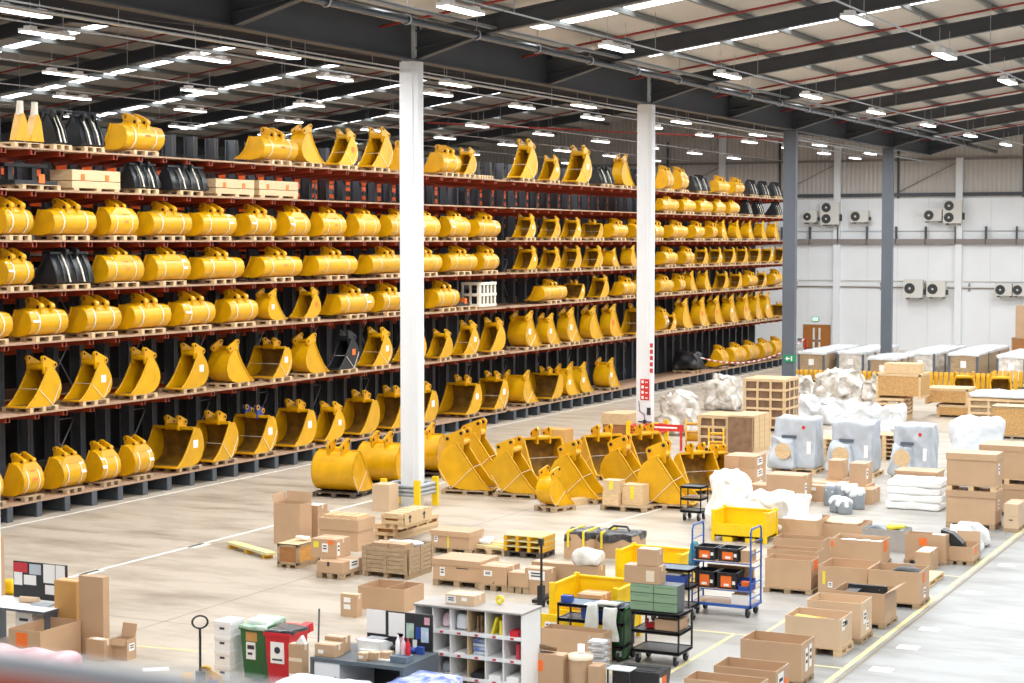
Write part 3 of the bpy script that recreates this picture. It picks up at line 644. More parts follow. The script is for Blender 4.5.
# ================================================================== BUCKETS
PROF = {  # (a, z): from cutting edge round the back to the top lip; a = 0 at the back
 'B': dict(sh=[(1.524, .02), (1.08, 0), (0.6, 0), (0.324, .06), (0.096, .22), (0.0, .45), (0.036, .66), (0.144, .86), (0.264, 1.0), (0.408, 1.08), (0.6, 1.1)],
           mouth=[(0.78, .8), (0.996, .5), (1.248, .22)], holes=[(0.696, 1.36), (0.24, 1.16)], base=[(0.336, .92), (0.72, .92)]),
 'D': dict(sh=[(1.3, .02), (.9, 0), (.55, 0), (.3, .06), (.1, .22), (0, .46), (.02, .7), (.1, .92), (.2, 1.04), (.45, 1.06)],
           mouth=[(.62, .78), (.82, .48), (1.05, .2)], holes=[(.52, 1.32), (.24, 1.2)], base=[(.2, .98), (.55, .98)]),
 'A': dict(sh=[(.95, .04), (.65, 0), (.36, 0), (.16, .06), (.03, .2), (0, .35), (.04, .5), (.13, .6), (.28, .64), (.5, .66)],
           mouth=[(.56, .5), (.66, .28), (.8, .12)], holes=[(.16, .72), (.46, .86)], base=[(.08, .54), (.6, .6)]),
 'C': dict(sh=[(1.05, .04), (.7, 0), (.42, 0), (.2, .06), (.05, .22), (0, .42), (.04, .6), (.13, .76), (.28, .9), (.5, .95)],
           mouth=[(.6, .72), (.74, .42), (.9, .18)], holes=[(.24, .98), (.56, 1.14)], base=[(.14, .76), (.62, .88)]),
 'K': dict(sh=[(.85, .03), (.5, 0), (.14, 0), (.02, .05), (.1, .35), (.26, .7), (.36, .74)],
           mouth=[(.5, .5), (.68, .25)], holes=[(.2, .78), (.42, .8)], base=[(.2, .6), (.5, .6)]),
 'F': dict(sh=[(1.7, .02), (1.1, 0), (.7, .02), (.36, .12), (.12, .34), (0, .66), (.04, .95), (.18, 1.2), (.38, 1.36), (.62, 1.42)],
           mouth=[(.88, 1.06), (1.12, .7), (1.4, .32)], holes=[(.74, 1.74), (.3, 1.56)], base=[(.26, 1.22), (.8, 1.2)]),
}
def offset(path, d):
    out = []
    for i, p in enumerate(path):
        a = Vector(path[max(0, i-1)]); b = Vector(path[min(len(path)-1, i+1)]); t = (b-a).normalized()
        out.append((p[0]+t.y*d, p[1]-t.x*d))
    return out
def rot_plate(mb, pts, x0, x1): return mb.prism(pts, 'x', x0, x1)
BK = {}
def bucket_proto(kind, L, col='yellow', straps=True, teeth=False, earcol=None, sticker=0):
    key = (kind, round(L, 1), col, straps, teeth, earcol, sticker)
    if key in BK: return BK[key], False
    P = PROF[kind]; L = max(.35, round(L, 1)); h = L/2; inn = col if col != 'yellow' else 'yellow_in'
    t = thing({'A': 'ditching_bucket', 'K': 'grading_bucket', 'C': 'digging_bucket'}.get(kind, 'digging_bucket'), None, None)
    sh = P['sh']; ins = offset(sh, .035)
    # smoothed shell: outer skin and inner skin
    mb = MB(); n = len(sh)
    mb.add([(-h, *p) for p in sh]+[(h, *p) for p in sh], [(i, i+n, i+1+n, i+1) for i in range(n-1)], True)
    mb.add([(-h, sh[0][0], sh[0][1]), (h, sh[0][0], sh[0][1]), (h, *ins[0]), (-h, *ins[0])], [(0, 1, 2, 3)]); mb.add([(-h, *sh[-1]), (h, *sh[-1]), (h, *ins[-1]), (-h, *ins[-1])], [(3, 2, 1, 0)])
    shell = mb.build('shell', col, t)
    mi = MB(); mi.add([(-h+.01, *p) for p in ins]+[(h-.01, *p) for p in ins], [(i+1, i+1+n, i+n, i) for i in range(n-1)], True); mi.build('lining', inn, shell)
    poly = sh+P['mouth']
    for s in (-1, 1):
        rot_plate(MB(), poly, s*h-(.03 if s > 0 else 0), s*h+(.03 if s < 0 else 0)).build('side_plate', col, t)
        m2 = P['mouth']; e = [sh[-1]]+m2+[sh[0]]
        mbx = MB()
        for a, b in zip(e, e[1:]): mbx.tube((s*(h+.012), a[0], a[1]), (s*(h+.012), b[0], b[1]), .026, 5)
        mbx.build('side_cutter', col, t)
    # lip / cutting edge
    tip = sh[0]
    MB().box(-h-.02, tip[0]-.16, tip[1]-.02, h+.02, tip[0]+.06, tip[1]+.02).build('cutting_edge', col, t)
    if teeth:
        for i in range(max(3, int(L/.3))):
            x = -h+.08+(L-.16)*i/(max(3, int(L/.3))-1); MB().prism([(tip[0], .06), (tip[0]+.22, .0), (tip[0], -.01)], 'x', x-.05, x+.05).build('tooth', col, t)
    # ears; solid dark plugs paint the shade inside the open pin bores
    ex = min(.2 if kind != 'F' else .27, h-.06); ec = earcol or col
    if kind in 'BF' and L < 1.15: ex = h-.07
    (ha, hz), (ra, rz_) = P['holes']; r = {'F': .12, 'A': .1}.get(kind, .085)
    for s in (-1, 1):
        mb = MB(); pts = []
        def arc(c, a0, a1): return [(c[0]+r*math.cos(a0+(a1-a0)*i/5), c[1]+r*math.sin(a0+(a1-a0)*i/5)) for i in range(6)]
        p1, p2 = (P['holes'][0], P['holes'][1]) if ha > ra else (P['holes'][1], P['holes'][0])
        d = math.atan2(p1[1]-p2[1], p1[0]-p2[0])
        pts = arc(p1, -R(40), d+R(90))+arc(p2, d+R(90), R(220))+[P['base'][0], P['base'][1]]
        mb.prism(pts, 'x', s*ex-(.05 if kind in 'AC' else .03), s*ex+(.05 if kind in 'AC' else .03)); ear = mb.build('ear', ec, t)
        for q in P['holes']:
            MB().ring((s*ex, q[0], q[1]), 'x', r*.45, r*.95, .075 if kind in 'AC' else .05, 12).build('boss', 'boss' if col == 'yellow' else col, ear)
            MB().tube((s*ex-(.081 if kind in 'AC' else .056), *q), (s*ex+(.081 if kind in 'AC' else .056), *q), r*.46, 10).build('pin_bore_plug', 'darkhole', ear)
    if kind in 'AC':   # gusset rising from the shell to the ears
        b0, b1 = P['base']; zt = P['holes'][0][1]-.04
        MB().add([(-.62*min(1, h/.7), .1, sh[-3][1]-.03), (.62*min(1, h/.7), .1, sh[-3][1]-.03), (.26, .16, zt), (-.26, .16, zt), (-.62*min(1, h/.7), .5, sh[-1][1]), (.62*min(1, h/.7), .5, sh[-1][1]), (.26, .4, zt+.04), (-.26, .4, zt+.04)],
                 [(0, 1, 2, 3), (3, 2, 6, 7), (5, 4, 7, 6), (1, 5, 6, 2), (4, 0, 3, 7)]).build('mounting_plate', col, t)
        MB().tube((-.3, P['holes'][1][0], P['holes'][1][1]), (.3, P['holes'][1][0], P['holes'][1][1]), .025, 8).build('cross_tube', col, t)
    elif kind != 'K':
        MB().tube((-ex, P['base'][1][0]-.06, sh[-1][1]+.02), (ex, P['base'][1][0]-.06, sh[-1][1]+.02), .1, 10).build('cross_tube', col, t)
        MB().box(-h, sh[-1][0]-.05, sh[-1][1]-.05, h, sh[-1][0]+.06, sh[-1][1]+.03).build('top_lip', col, t)
    else:
        for s in (-.33, 0, .33): MB().prism([(.0, .06), (.09, .36), (.24, .68), (.2, .7), (.05, .38), (-.03, .06)], 'x', s*L-.012, s*L+.012).build('rib', 'blackm', t)
        MB().box(-h, .22, .72, h, .42, .78).build('top_lip', col, t)
    if straps and kind != 'K':
        so = offset(sh, -.012)
        if kind in 'AC':
            for s in (-.27, .27):
                mb = MB(); x = s*L; m = len(so)-1
                mb.add([(x-.022, *p) for p in so[2:]]+[(x+.022, *p) for p in so[2:]], [(i, i+m-1, i+m, i+1) for i in range(m-2)], True); mb.build('strap', 'strap', t)
        else:
            for s in (-1, 1):
                x = s*(h+.02); q = (.42, .02); mm = P['mouth']
                MB().path([(x, mm[1][0], mm[1][1]), (x, q[0], q[1])], .01, 4).path([(x, .06, .6), (x, q[0], q[1])], .01, 4).build('strap', 'strap', t)
            a, z = P['mouth'][1]; MB().path([(-h, a, z), (h, a, z)], .008, 4).build('strap', 'strap', t)
    if kind == 'K':
        for s in (-.18, .2): MB().prism([(-.02, .05), (.07, .36), (.25, .72), (.27, .72), (.1, .36), (0, .05)], 'x', s*L-.02, s*L+.02).build('strap', 'strap', t)
    if sticker:
        if kind in 'AC':
            i = 5; so = offset(sh, -.014); x = (.34, -.36, .05)[sticker-1]*L
            c = ('paper', 'paper', 'orange')[sticker-1]
            MB().add([(x-.11, *so[5]), (x+.11, *so[5]), (x+.11, *so[7]), (x-.11, *so[7])], [(0, 1, 2, 3)]).build('sticker', c, t)
        elif kind in 'BDF':
            for s in (-1, 1): MB().box(s*(h+.004)-.004, .3, .5, s*(h+.004)+.004, .52, .72).build('sticker', ('paper', 'orange', 'paper')[sticker-1], t)
    note_kids(t); BK[key] = t
    return t, True
# pallet prototype 1.2 (x) by 1.0 (y)
def make_pallet(mat, w=1.2, d=1.0):
    t = thing('wooden_pallet', None, None)
    mb = MB()
    for i in range(7): mb.box(-w/2, -d/2+d*(i/7.0)+.008, .122, w/2, -d/2+d*((i+1)/7.0)-.012, .144)
    for x in (-w/2, -.07, w/2-.14): mb.box(x, -d/2, .1, x+.14, d/2, .122)
    mb.build('deck', mat, t)
    for x in (-w/2, -.07, w/2-.14):
        s = MB().box(x, -d/2, 0, x+.14, d/2, .022)
        for y in (-d/2, -.07, d/2-.14): s.box(x, y, .022, x+.14, y+.14, .1)
        s.build('skid', mat, t)
    note_kids(t); return t
PAL = {}
def pallet(label, loc, rz=0, mat='wood', group=None, w=1.2, d=1.0):
    k = (mat, round(w, 1), round(d, 1))
    if k not in PAL: PAL[k] = t = make_pallet(mat, k[1], k[2])
    else: t = dup(PAL[k])
    t.location = loc; t.rotation_euler = (0, 0, rz); return tag(t, label, 'pallet', group)
def bucket(kind, L, label, loc, rz, scale, group=None, **kw):
    t, new = bucket_proto(kind, L/scale, **kw)
    o = t if new else dup(t)
    o.location = loc; o.rotation_euler = (0, 0, rz); o.scale = (scale,)*3
    return tag(o, label, 'excavator bucket', group)
LN = ['top shelf', 'second shelf', 'third shelf', 'fourth shelf', 'fifth shelf', 'sixth shelf', 'floor-level shelf']
KN = {'A': 'wide yellow ditching bucket', 'C': 'rounded yellow bucket, back outward', 'K': 'black grading bucket', 'B': 'yellow digging bucket, mouth to the left', 'R': 'yellow digging bucket, mouth away', 'D': 'broad yellow bucket, open mouth leftward', 'J': 'narrow black bucket'}
rnd = random.Random(3)
for key, row in RACKD.items():
    rk = {'L': 'left', 'R': 'right'}[key[0]]; li = int(key[1]); z = LV[li]
    wd = 'wood' if li < 6 else 'wood_g'
    for i, (k, y, L, s) in enumerate(row):
        lab = f'{KN[k]}, {ORD[i]} from left on {rk} rack {LN[li]}'
        grp = f'buckets on the {LN[li]} of the {rk} rack'
        zz = z+.145
        st = rnd.choice([0, 0, 1, 2, 3]); sp = rnd.random() < .55
        if k in 'ACK':
            rz = R(90)   # local -y (back of shell) must face +x (aisle): a=+y -> -x
            o = bucket(k, L, lab, (XF-.02, y, zz), rz, s, grp, col='yellow' if k != 'K' else 'blackm', sticker=st if k != 'K' else 0)
            xc = XF-.52; pl = min(1.2, max(.8, L*.8))
        elif k == 'R':
            a = 1.52*s; o = bucket('B', L, lab, (XF-.02-L/2, y-a/2, zz), 0, s, grp, sticker=st, earcol=None, straps=sp); xc = XF-.52; pl = 1.2 if s > .9 else 1.0
        else:
            kk = {'J': 'B'}.get(k, k); a = (1.3 if k == 'D' else 1.52)*s
            ec = None
            if key == 'L6' and i == 7: ec = 'bluebin'
            o = bucket(kk, L, lab, (XF-.02-L/2, y+a/2, zz), R(180), s, grp, col='blackm' if k == 'J' else 'yellow', sticker=st, earcol=ec, straps=sp); xc = XF-.52; pl = 1.2 if s > .9 else 1.0
        pallet(f'pallet under the {ORD[i]} bucket from left on {rk} rack {LN[li]}', (xc, y, z), R(90), wd, f'pallets on the {LN[li]} of the {rk} rack', pl, 1.0)
# ================================================================== FLOOR GOODS
def root_of(b, name, label, cat, group=None, rz=0):
    x, y, z, w, d, h = b
    return thing(name, label, cat, (x+w/2, y+d/2, z), rz, group), w, d, h
def patch(parent, w, d, h, specs):
    """stuck-on paper: (face, colour, u, v, pw, ph) with u,v the centre in 0..1 of the face; returns nothing"""
    for f, c, u, v, pw, ph in specs:
        e = .004; mb = MB(); nm = {'orange': 'orange_label', 'ytape': 'yellow_tape', 'ink': 'printed_mark', 'inkred': 'printed_mark'}.get(c, 'paper_label')
        if f == 'f': x, z = -w/2+u*w, v*h; mb.box(x-pw/2, -d/2-e, z-ph/2, x+pw/2, -d/2, z+ph/2); ink = (x, z)
        elif f == 'r': y, z = -d/2+u*d, v*h; mb.box(w/2, y-pw/2, z-ph/2, w/2+e, y+pw/2, z+ph/2)
        else: x, y = -w/2+u*w, -d/2+v*d; mb.box(x-pw/2, y-ph/2, h, x+pw/2, y+ph/2, h+e)
        o = mb.build(nm, c, parent)
        if c == 'paper' and f in 'fr' and ph > .1:
            m2 = MB()
            for k in range(2):
                zz = z+ph*(.22-.3*k)
                if f == 'f': m2.box(x-pw*.32, -d/2-2*e, zz-ph*.07, x+pw*.3, -d/2-e, zz+ph*.07)
                else: m2.box(w/2+e, y-pw*.3, zz-ph*.07, w/2+2*e, y+pw*.32, zz+ph*.07)
            m2.build('print', 'ink', o)
def under(b, label, mat='wood_g', over=.04):
    x, y, z, w, d, h = b
    pallet(label, (x+w/2, y+d/2, 0), 0, mat, None, w+over, d+over).scale = (1, 1, .7 if z < .12 else 1)
def carton(k, label, open_=False, pal=None, col='card', labs=(), flaps=0, tape=True, group=None, fill=None, lid=0, name=None, b=None, palmat='wood_g', cat='carton'):
    b = b or D[k]; t, w, d, h = root_of(b, name or ('open_carton' if open_ else 'carton'), label, cat, group)
    if open_:
        e = .014
        MB().box(-w/2, -d/2, 0, w/2, d/2, e).box(-w/2, -d/2, e, w/2, -d/2+e, h).box(-w/2, d/2-e, e, w/2, d/2, h).box(-w/2, -d/2+e, e, -w/2+e, d/2-e, h).box(w/2-e, -d/2+e, e, w/2, d/2-e, h).build('box_body', col, t)
        fl = []
        if flaps & 1: MB().prism([(-d/2, h), (-d/2-.2*d, h-.12), (-d/2-.2*d, h-.105), (-d/2, h+.015)], 'x', -w/2+.01, w/2-.01).build('flap', col, t)
        if flaps & 2: MB().prism([(d/2-.014, h), (d/2, h), (d/2+.06, h+.24), (d/2+.046, h+.24)], 'x', -w/2+.01, w/2-.01).build('flap', col, t)
        if flaps & 4: MB().prism([(w/2-.014, h), (w/2, h), (w/2+.2, h+.1), (w/2+.19, h+.115)], 'y', -d/2+.01, d/2-.01).build('flap', col, t)
        if flaps & 8: MB().prism([(-w/2+.014, h), (-w/2, h), (-w/2-.06, h+.22), (-w/2-.046, h+.22)], 'y', -d/2+.01, d/2-.01).build('flap', col, t)
    else:
        MB().box(-w/2, -d/2, 0, w/2, d/2, h).build('box_body', col, t)
        if lid: MB().box(-w/2-.022, -d/2-.022, h-lid, w/2+.022, d/2+.022, h+.012).build('lid', col, t)
        elif tape: MB().box(-w/2-.003, -.03, h, w/2+.003, .03, h+.003).box(w/2, -.03, h-.1, w/2+.003, .03, h).build('tape_strip', 'tape', t)
    patch(t, w, d, h, labs)
    if pal: under(b, pal, palmat)
    return t
def loose(name, label, cat, mb, mat, loc, group=None):
    o = mb.build(name, mat, None, loc); return tag(o, label, cat, group)
def at(k, u=.5, v=.5, z=0):  # a point in/on box k
    x, y, z0, w, d, h = D[k]; return (x+u*w, y+v*d, z0+z)
def crate_ply(k, label, pal=None, front='ply', side='plywood_o', b=None):
    b = b or D[k]; t, w, d, h = root_of(b, 'plywood_crate', label, 'crate'); z0 = .08
    MB().box(-w/2, -d/2, z0, w/2, d/2, h-.02).build('panel', front, t)
    MB().box(w/2-.012, -d/2+.05, z0+.04, w/2+.004, d/2-.05, h-.06).build('side_panel', side, t)
    mb = MB(); e = .014
    for x in (-w/2-e, w/2-.05): mb.box(x, -d/2-e, 0, x+.05+e, -d/2+.05, h)
    mb.box(w/2-.05, d/2-.05, 0, w/2+e, d/2+e, h).box(-w/2-e, d/2-.05, 0, -w/2+.05, d/2+e, h)
    mb.box(-w/2, -d/2-e, h-.07, w/2, -d/2, h).box(-w/2, -d/2-e, z0, w/2, -d/2, z0+.06).box(w/2, -d/2, h-.07, w/2+e, d/2, h).box(w/2, -d/2, z0, w/2+e, d/2, z0+.06)
    mb.build('batten', 'wood_g', t); MB().box(-w/2-e, -d/2-e, h-.02, w/2+e, d/2+e, h+.004).build('lid', 'wood', t)
    m = MB()
    for x in (-w/2, -.05, w/2-.1): m.box(x, -d/2, 0, x+.1, d/2, z0)
    m.build('skid', 'wood_g', t); return t
def crate_slat(k, label, nx=3, ny=2, nz=3, mat='wood', fill='ply', b=None, plank=False, top=True):
    b = b or D[k]; t, w, d, h = root_of(b, 'slatted_crate', label, 'crate'); z0 = .12; p = .09
    m = MB()
    for x in (-w/2, -.05, w/2-.1): m.box(x, -d/2, 0, x+.1, d/2, z0)
    m.build('skid', mat, t)
    for side in range(4):
        mb = MB(); L = w if side < 2 else d; nn = nx if side < 2 else ny
        for i in range(nn+1):
            u = -L/2+(L-p)*i/nn; mb.box(u, -.05 if plank else -.012, z0, u+p, -.03 if plank else .012, h)
        if plank:
            for j in range(6): zz = z0+(h-z0)*j/6; mb.box(-L/2+.01, -.03, zz+.006, L/2-.01, -.012, zz+(h-z0)/6-.006)
        else:
            for j in range(nz+1): zz = z0+(h-z0-p)*j/nz; mb.box(-L/2, -.026, zz, L/2, -.012, zz+p)
        if side == 0: mb.xf(Matrix.Translation((0, -d/2, 0)))
        elif side == 1: mb.xf(Matrix.Translation((0, d/2, 0)) @ Matrix.Rotation(math.pi, 4, 'Z'))
        elif side == 2: mb.xf(Matrix.Translation((w/2, 0, 0)) @ Matrix.Rotation(R(90), 4, 'Z'))
        else: mb.xf(Matrix.Translation((-w/2, 0, 0)) @ Matrix.Rotation(R(-90), 4, 'Z'))
        mb.build('side_panel', mat, t)
    if top:
        mb = MB()
        for i in range(5): mb.box(-w/2, -d/2+d*i/5+.03, h, w/2, -d/2+d*(i+1)/5-.03, h+.022)
        mb.build('lid_slats', mat, t)
    if fill: MB().box(-w/2+(.04 if ny > 2 and nz < 2 else .09), -d/2+(.04 if ny > 2 and nz < 2 else .09), z0, w/2-(.04 if ny > 2 and nz < 2 else .09), d/2-(.04 if ny > 2 and nz < 2 else .09), h-.06).build('packed_goods', fill, t)
    return t
def wrapped(k, label, mat, amp=.05, n=14, r=.16, name='wrapped_load', top=1.0, b=None, rz=0, cat='wrapped load'):
    b = b or D[k]; x, y, z, w, d, h = b
    mb = wobble(gridbox(w, d, h, n, min(r, h*.45, w*.45, d*.45), top), amp, hash_(label), 0, .02)
    o = mb.build(name, mat, None, (x+w/2, y+d/2, z)); o.rotation_euler[2] = rz
    return tag(o, label, cat)
def hash_(s): return sum(ord(c)*(i+1) for i, c in enumerate(s)) % 9973
# ------------------------------------------------------------------ big buckets on the floor
def fb(x, y, rz, W_, s, label, straps=True, teeth=False, pal='wood_g', kind='F'):
    a = 1.75*s/2; r = R(rz); dx, dy = -math.sin(r), math.cos(r)
    bucket(kind, W_, label, (x-dx*a, y-dy*a, .146), r, s, 'excavator buckets on the floor', straps=straps, teeth=teeth)
    pallet('pallet under the '+label.replace('yellow ', '', 1), (x, y, 0), r, pal, 'pallets under the floor buckets', min(1.4, W_+.2), 1.5*s)
for a_ in FBK: fb(*a_)
for i, (x, y) in enumerate(COUP):
    t = thing('quick_coupler', f'yellow slotted quick coupler behind the floor buckets, {ORD[i]} from the left', 'quick coupler', (x, y, 0), R(20), 'quick couplers behind the floor buckets')
    for s in (-1, 1): MB().prism([(-.3, 0), (.3, 0), (.32, .55), (.2, .95), (.1, 1.05), (0, .98), (-.1, .6), (-.28, .3)], 'x', s*.26-.03, s*.26+.03).build('side_cheek', 'yellow', t)
    for z in (.25, .55, .86): MB().tube((-.26, .08, z), (.26, .08, z), .05, 8).build('cross_bar', 'boss', t)
    MB().box(-.23, -.05, .3, .23, 0, .5).build('slot_plate', 'yellow', t)
# ------------------------------------------------------------------ open cartons, lower right
oc = 'pallet under the '
carton('oc1', 'open empty carton at the bottom edge, frontmost of the right-hand row', True, oc+'frontmost open carton of the right-hand row', col='card')
carton('oc2', 'open carton with torn white and orange label, second in the right-hand row', True, oc+'second open carton of the right-hand row', labs=[('r', 'paper', .35, .6, .3, .4), ('r', 'orange', .75, .5, .2, .25)])
carton('oc3', 'large open carton with white papers on its end, third in the row', True, oc+'third open carton of the right-hand row', labs=[('r', 'paper', .4, .5, .14, .4), ('r', 'paper', .7, .55, .14, .4)])
carton('oc4', 'open carton holding a yellow part, on a clearly visible pallet', True, oc+'open carton that holds a yellow part', palmat='wood', col='card_l', labs=[('r', 'paper', .3, .75, .2, .2)])
carton('oc5', 'clean open carton with two white labels, behind the yellow part one', True, oc+'clean open carton with two white labels', col='card_l', labs=[('r', 'paper', .35, .55, .2, .25), ('r', 'paper', .6, .25, .18, .18)])
carton('oc6', 'open carton with black parts and a raised flap', True, oc+'open carton with black parts and raised flap', flaps=4, labs=[('t', 'paper', .8, .4, .01, .01)])
carton('oc7', 'open carton with a large black curved part sticking out', True, oc+'open carton with the curved black part', labs=[('r', 'orange', .45, .75, .2, .2), ('r', 'paper', .55, .25, .2, .22)])
carton('oc8', 'open carton with a yellow strip mark on its front', True, oc+'open carton with the yellow strip mark', labs=[('f', 'ytape', .12, .55, .06, .28), ('f', 'paper', .25, .3, .1, .12)])
carton('oc9', 'open carton with an orange label on its end, right of the trolley', True, oc+'open carton right of the blue trolley', labs=[('r', 'orange', .6, .78, .24, .22)])
carton('oc10', 'open carton behind the orange-labelled one by the trolley', True, oc+'open carton second by the trolley', flaps=0)
carton('oc11', 'open carton third back from the blue trolley', True, oc+'open carton third back by the trolley')
carton('oc12', 'carton with white boxes inside and orange end label', True, oc+'carton of white boxes', labs=[('r', 'orange', .45, .7, .28, .26), ('f', 'orange', .04, .75, .06, .12)])
carton('oc13', 'pale carton filled with grey and yellow scraps', True, None, col='greytop')
carton('oc14', 'carton with a square orange label on its front, near the aisle', True, oc+'carton with the square orange label', labs=[('f', 'orange', .45, .72, .18, .18), ('t', 'paper', .8, .5, .3, .2)])
carton('oc15', 'small carton with upright flaps beside the yellow line', True, oc+'small carton with upright flaps', flaps=2|8, labs=[('r', 'orange', .4, .6, .2, .18)])
carton('oc16', 'open carton of papers left of the scrap carton, back row', True, None)
carton('oc17', 'open carton of pale scraps beside the scrap carton', True, None)
carton('tallbox', 'tall narrow carton with white top beside the curved black part', tape=True, labs=[('t', 'paper', .5, .5, .3, .6)])
# what lies in them
o = loose('yellow_part', 'yellow part lying in an open carton', 'machine part', MB().box(-.32, -.12, 0, .32, .12, .1), 'yellow', at('oc4', .36, .55, .36)); o.rotation_euler = (0, R(4), R(3))
loose('black_strip', 'black strip beside the yellow part in a carton', 'machine part', MB().box(-.26, -.05, 0, .26, .05, .07), 'blackp', at('oc4', .78, .45, .4))
loose('black_sheet_part', 'upright black panel in the carton with the raised flap', 'machine part', MB().box(-.4, -.03, 0, .4, .03, .42), 'blackp', at('oc6', .5, .75, .2))
loose('black_block', 'black block in front of the upright black panel', 'machine part', MB().box(-.12, -.2, 0, .12, .2, .36), 'blackp', at('oc6', .3, .45, .2))
mb = MB()
for i in range(9): a = R(180*i/8); mb.v += [(.33*math.cos(a), -.28, .16*math.sin(a)), (.33*math.cos(a), .28, .16*math.sin(a))]
mb.f += [(2*i, 2*i+1, 2*i+3, 2*i+2) for i in range(8)]+[tuple(range(0, 18, 2))]; mb.sm += [True]*8+[False]
loose('curved_cover', 'black curved cover sticking out of an open carton', 'machine part', mb, 'blackp', at('oc7', .62, .5, .5))
for i in range(6):
    loose('white_box', f'small white box in the back carton, {ORD[i]} from the left', 'box', MB().box(-.085, -.3, 0, .085, .3, .36+.02*(i % 2)), 'paper', at('oc12', .13+.148*i, .5, .05), 'white boxes in the back carton') if i < 6 else None
loose('scrap_pile', 'grey and yellow scraps heaped in the pale carton', 'scraps', wobble(gridbox(.9, .52, .14, 10, .05), .04, 5), 'grey_p', at('oc13', .5, .5, .42))['kind'] = 'stuff'
loose('yellow_scraps', 'yellow scraps on the pale carton', 'scraps', wobble(gridbox(.4, .35, .12, 8, .05), .03, 9), 'ytape', at('oc13', .7, .5, .53))['kind'] = 'stuff'
mb = MB().prism([(-.3, 0), (.3, 0), (.26, .2), (.02, .42), (-.26, .5)], 'y', -.16, .16)
loose('black_seat_back', 'black wedge-shaped part leaning in the small flap carton', 'machine part', mb, 'blackp', at('oc15', .1, .35, .18))
loose('paper_heap', 'white papers heaped in the carton left of the scraps', 'papers', wobble(gridbox(.9, .9, .1, 8, .04), .03, 11), 'paper', at('oc16', .5, .5, .42))['kind'] = 'stuff'
loose('pale_scraps', 'pale scraps in the carton beside the pale carton', 'scraps', wobble(gridbox(.9, .8, .1, 8, .04), .04, 12), 'card_l', at('oc17', .5, .5, .33))['kind'] = 'stuff'
o = pallet('pale pallet with white sheet by the yellow line', (-9.45, 41.0, 0), 0, 'wood', None, .55, 1.5)
# ------------------------------------------------------------------ stacked big cartons on the right
carton('sc1', 'large lidded carton, lower of the stack by the right aisle', lid=.16, pal='pallet under the large lidded carton stack', labs=[('r', 'paper', .5, .55, .16, .3)])
x, y, z, w, d, h = D['sc1']; pallet('pallet between the two large lidded cartons', (x+w/2, y+d/2, z+h+.012), 0, 'wood', None, w, d)
carton('sc2', 'large lidded carton, upper of the stack by the right aisle', lid=.16, b=(x, y, z+h+.16, w, d, h*.98), labs=[('r', 'paper', .5, .5, .16, .3)])
carton('sc3', 'large lidded carton behind, lower one at the right edge', lid=.14, pal='pallet under the rear lidded cartons')
x, y, z, w, d, h = D['sc3']; pallet('pallet between the rear lidded cartons', (x+w/2, y+d/2, z+h+.012), 0, 'wood', None, w, d)
carton('sc4', 'large lidded carton behind, upper one at the right edge', lid=.14, b=(x, y, z+h+.16, w, d, h*1.2))
carton('sb1', 'small carton at the right edge, lower of two', pal='small pallet under the two small cartons', col='card_l', labs=[('f', 'ink', .5, .7, .1, .03)])
x, y, z, w, d, h = D['sb1']; carton('sb2', 'small carton at the right edge, upper of two', b=(x, y, z+h+.005, w, d, h), col='card_l')
for i in range(4):
    x, y, z, w, d, h = D['foam']; wrapped(None, f'white foam roll bundle right of the pale carton, layer {ORD[i]} from the floor', 'bubble', .03, 16, .07, 'foam_bundle', b=(x+.03*(i % 2), y, z+h*i/4+.002, w, d, h/4+.012), cat='foam bundle')
wrapped(None, 'crumpled white plastic sheet beside the right aisle', 'bubble', .1, 16, .2, 'plastic_sheet', b=(-9.95, 44.7, 0, .85, 2.2, .62), top=.6, cat='plastic sheet')
# ------------------------------------------------------------------ wrapped machines
def machine(k, label):
    x, y, z, w, d, h = D[k]; pallet('pallet under the '+label, (x+w/2, y+d/2, 0), 0, 'wood', None, w+.1, d+.15)
    t = thing('wrapped_machine', label, 'wrapped machine', (x+w/2, y+d/2, .146)); h -= .146
    wobble(gridbox(w, d, h, 26, .08), .03, hash_(label), 0, .03).build('cover', 'film_g', t)
    m = wobble(gridbox(w*.7, .55, h*.6, 20, .14, .7), .045, hash_(label)+1, 0, .03); m.xf(Matrix.Translation((-w*.26, -d/2-.12, .0))); m.build('front_bag', 'film_g', t)
    MB().tube((-w*.2, -d/2-.40, h*.36), (-w*.2, -d/2-.33, h*.36), .27, 20).build('wooden_disc', 'wood', t)
    MB().box(-w*.3, -d/2-.06, h*.6, w*.05, -d/2-.01, h*.66).build('dark_bracket', 'steel', t)  # dark grey steel bar across the cover front
    MB().tube((w*.22, -d/2-.03, h*.82), (w*.22, -d/2-.02, h*.82), .06, 10).build('red_sticker', 'flagred', t)
    MB().box(w*.3, -d/2-.03, h*.3, w*.4, -d/2-.02, h*.55).build('paper_label', 'paper', t)
machine('m1', 'grey-wrapped machine with round wooden disc, leftmost of three')
machine('m2', 'grey-wrapped machine with round wooden disc, middle of three')
machine('m3', 'grey-wrapped machine with round wooden disc, rightmost of three')
wrapped('m4', 'large white-sheeted load behind the lidded cartons', 'film', .05, 18, .3, 'sheeted_load', top=.94)
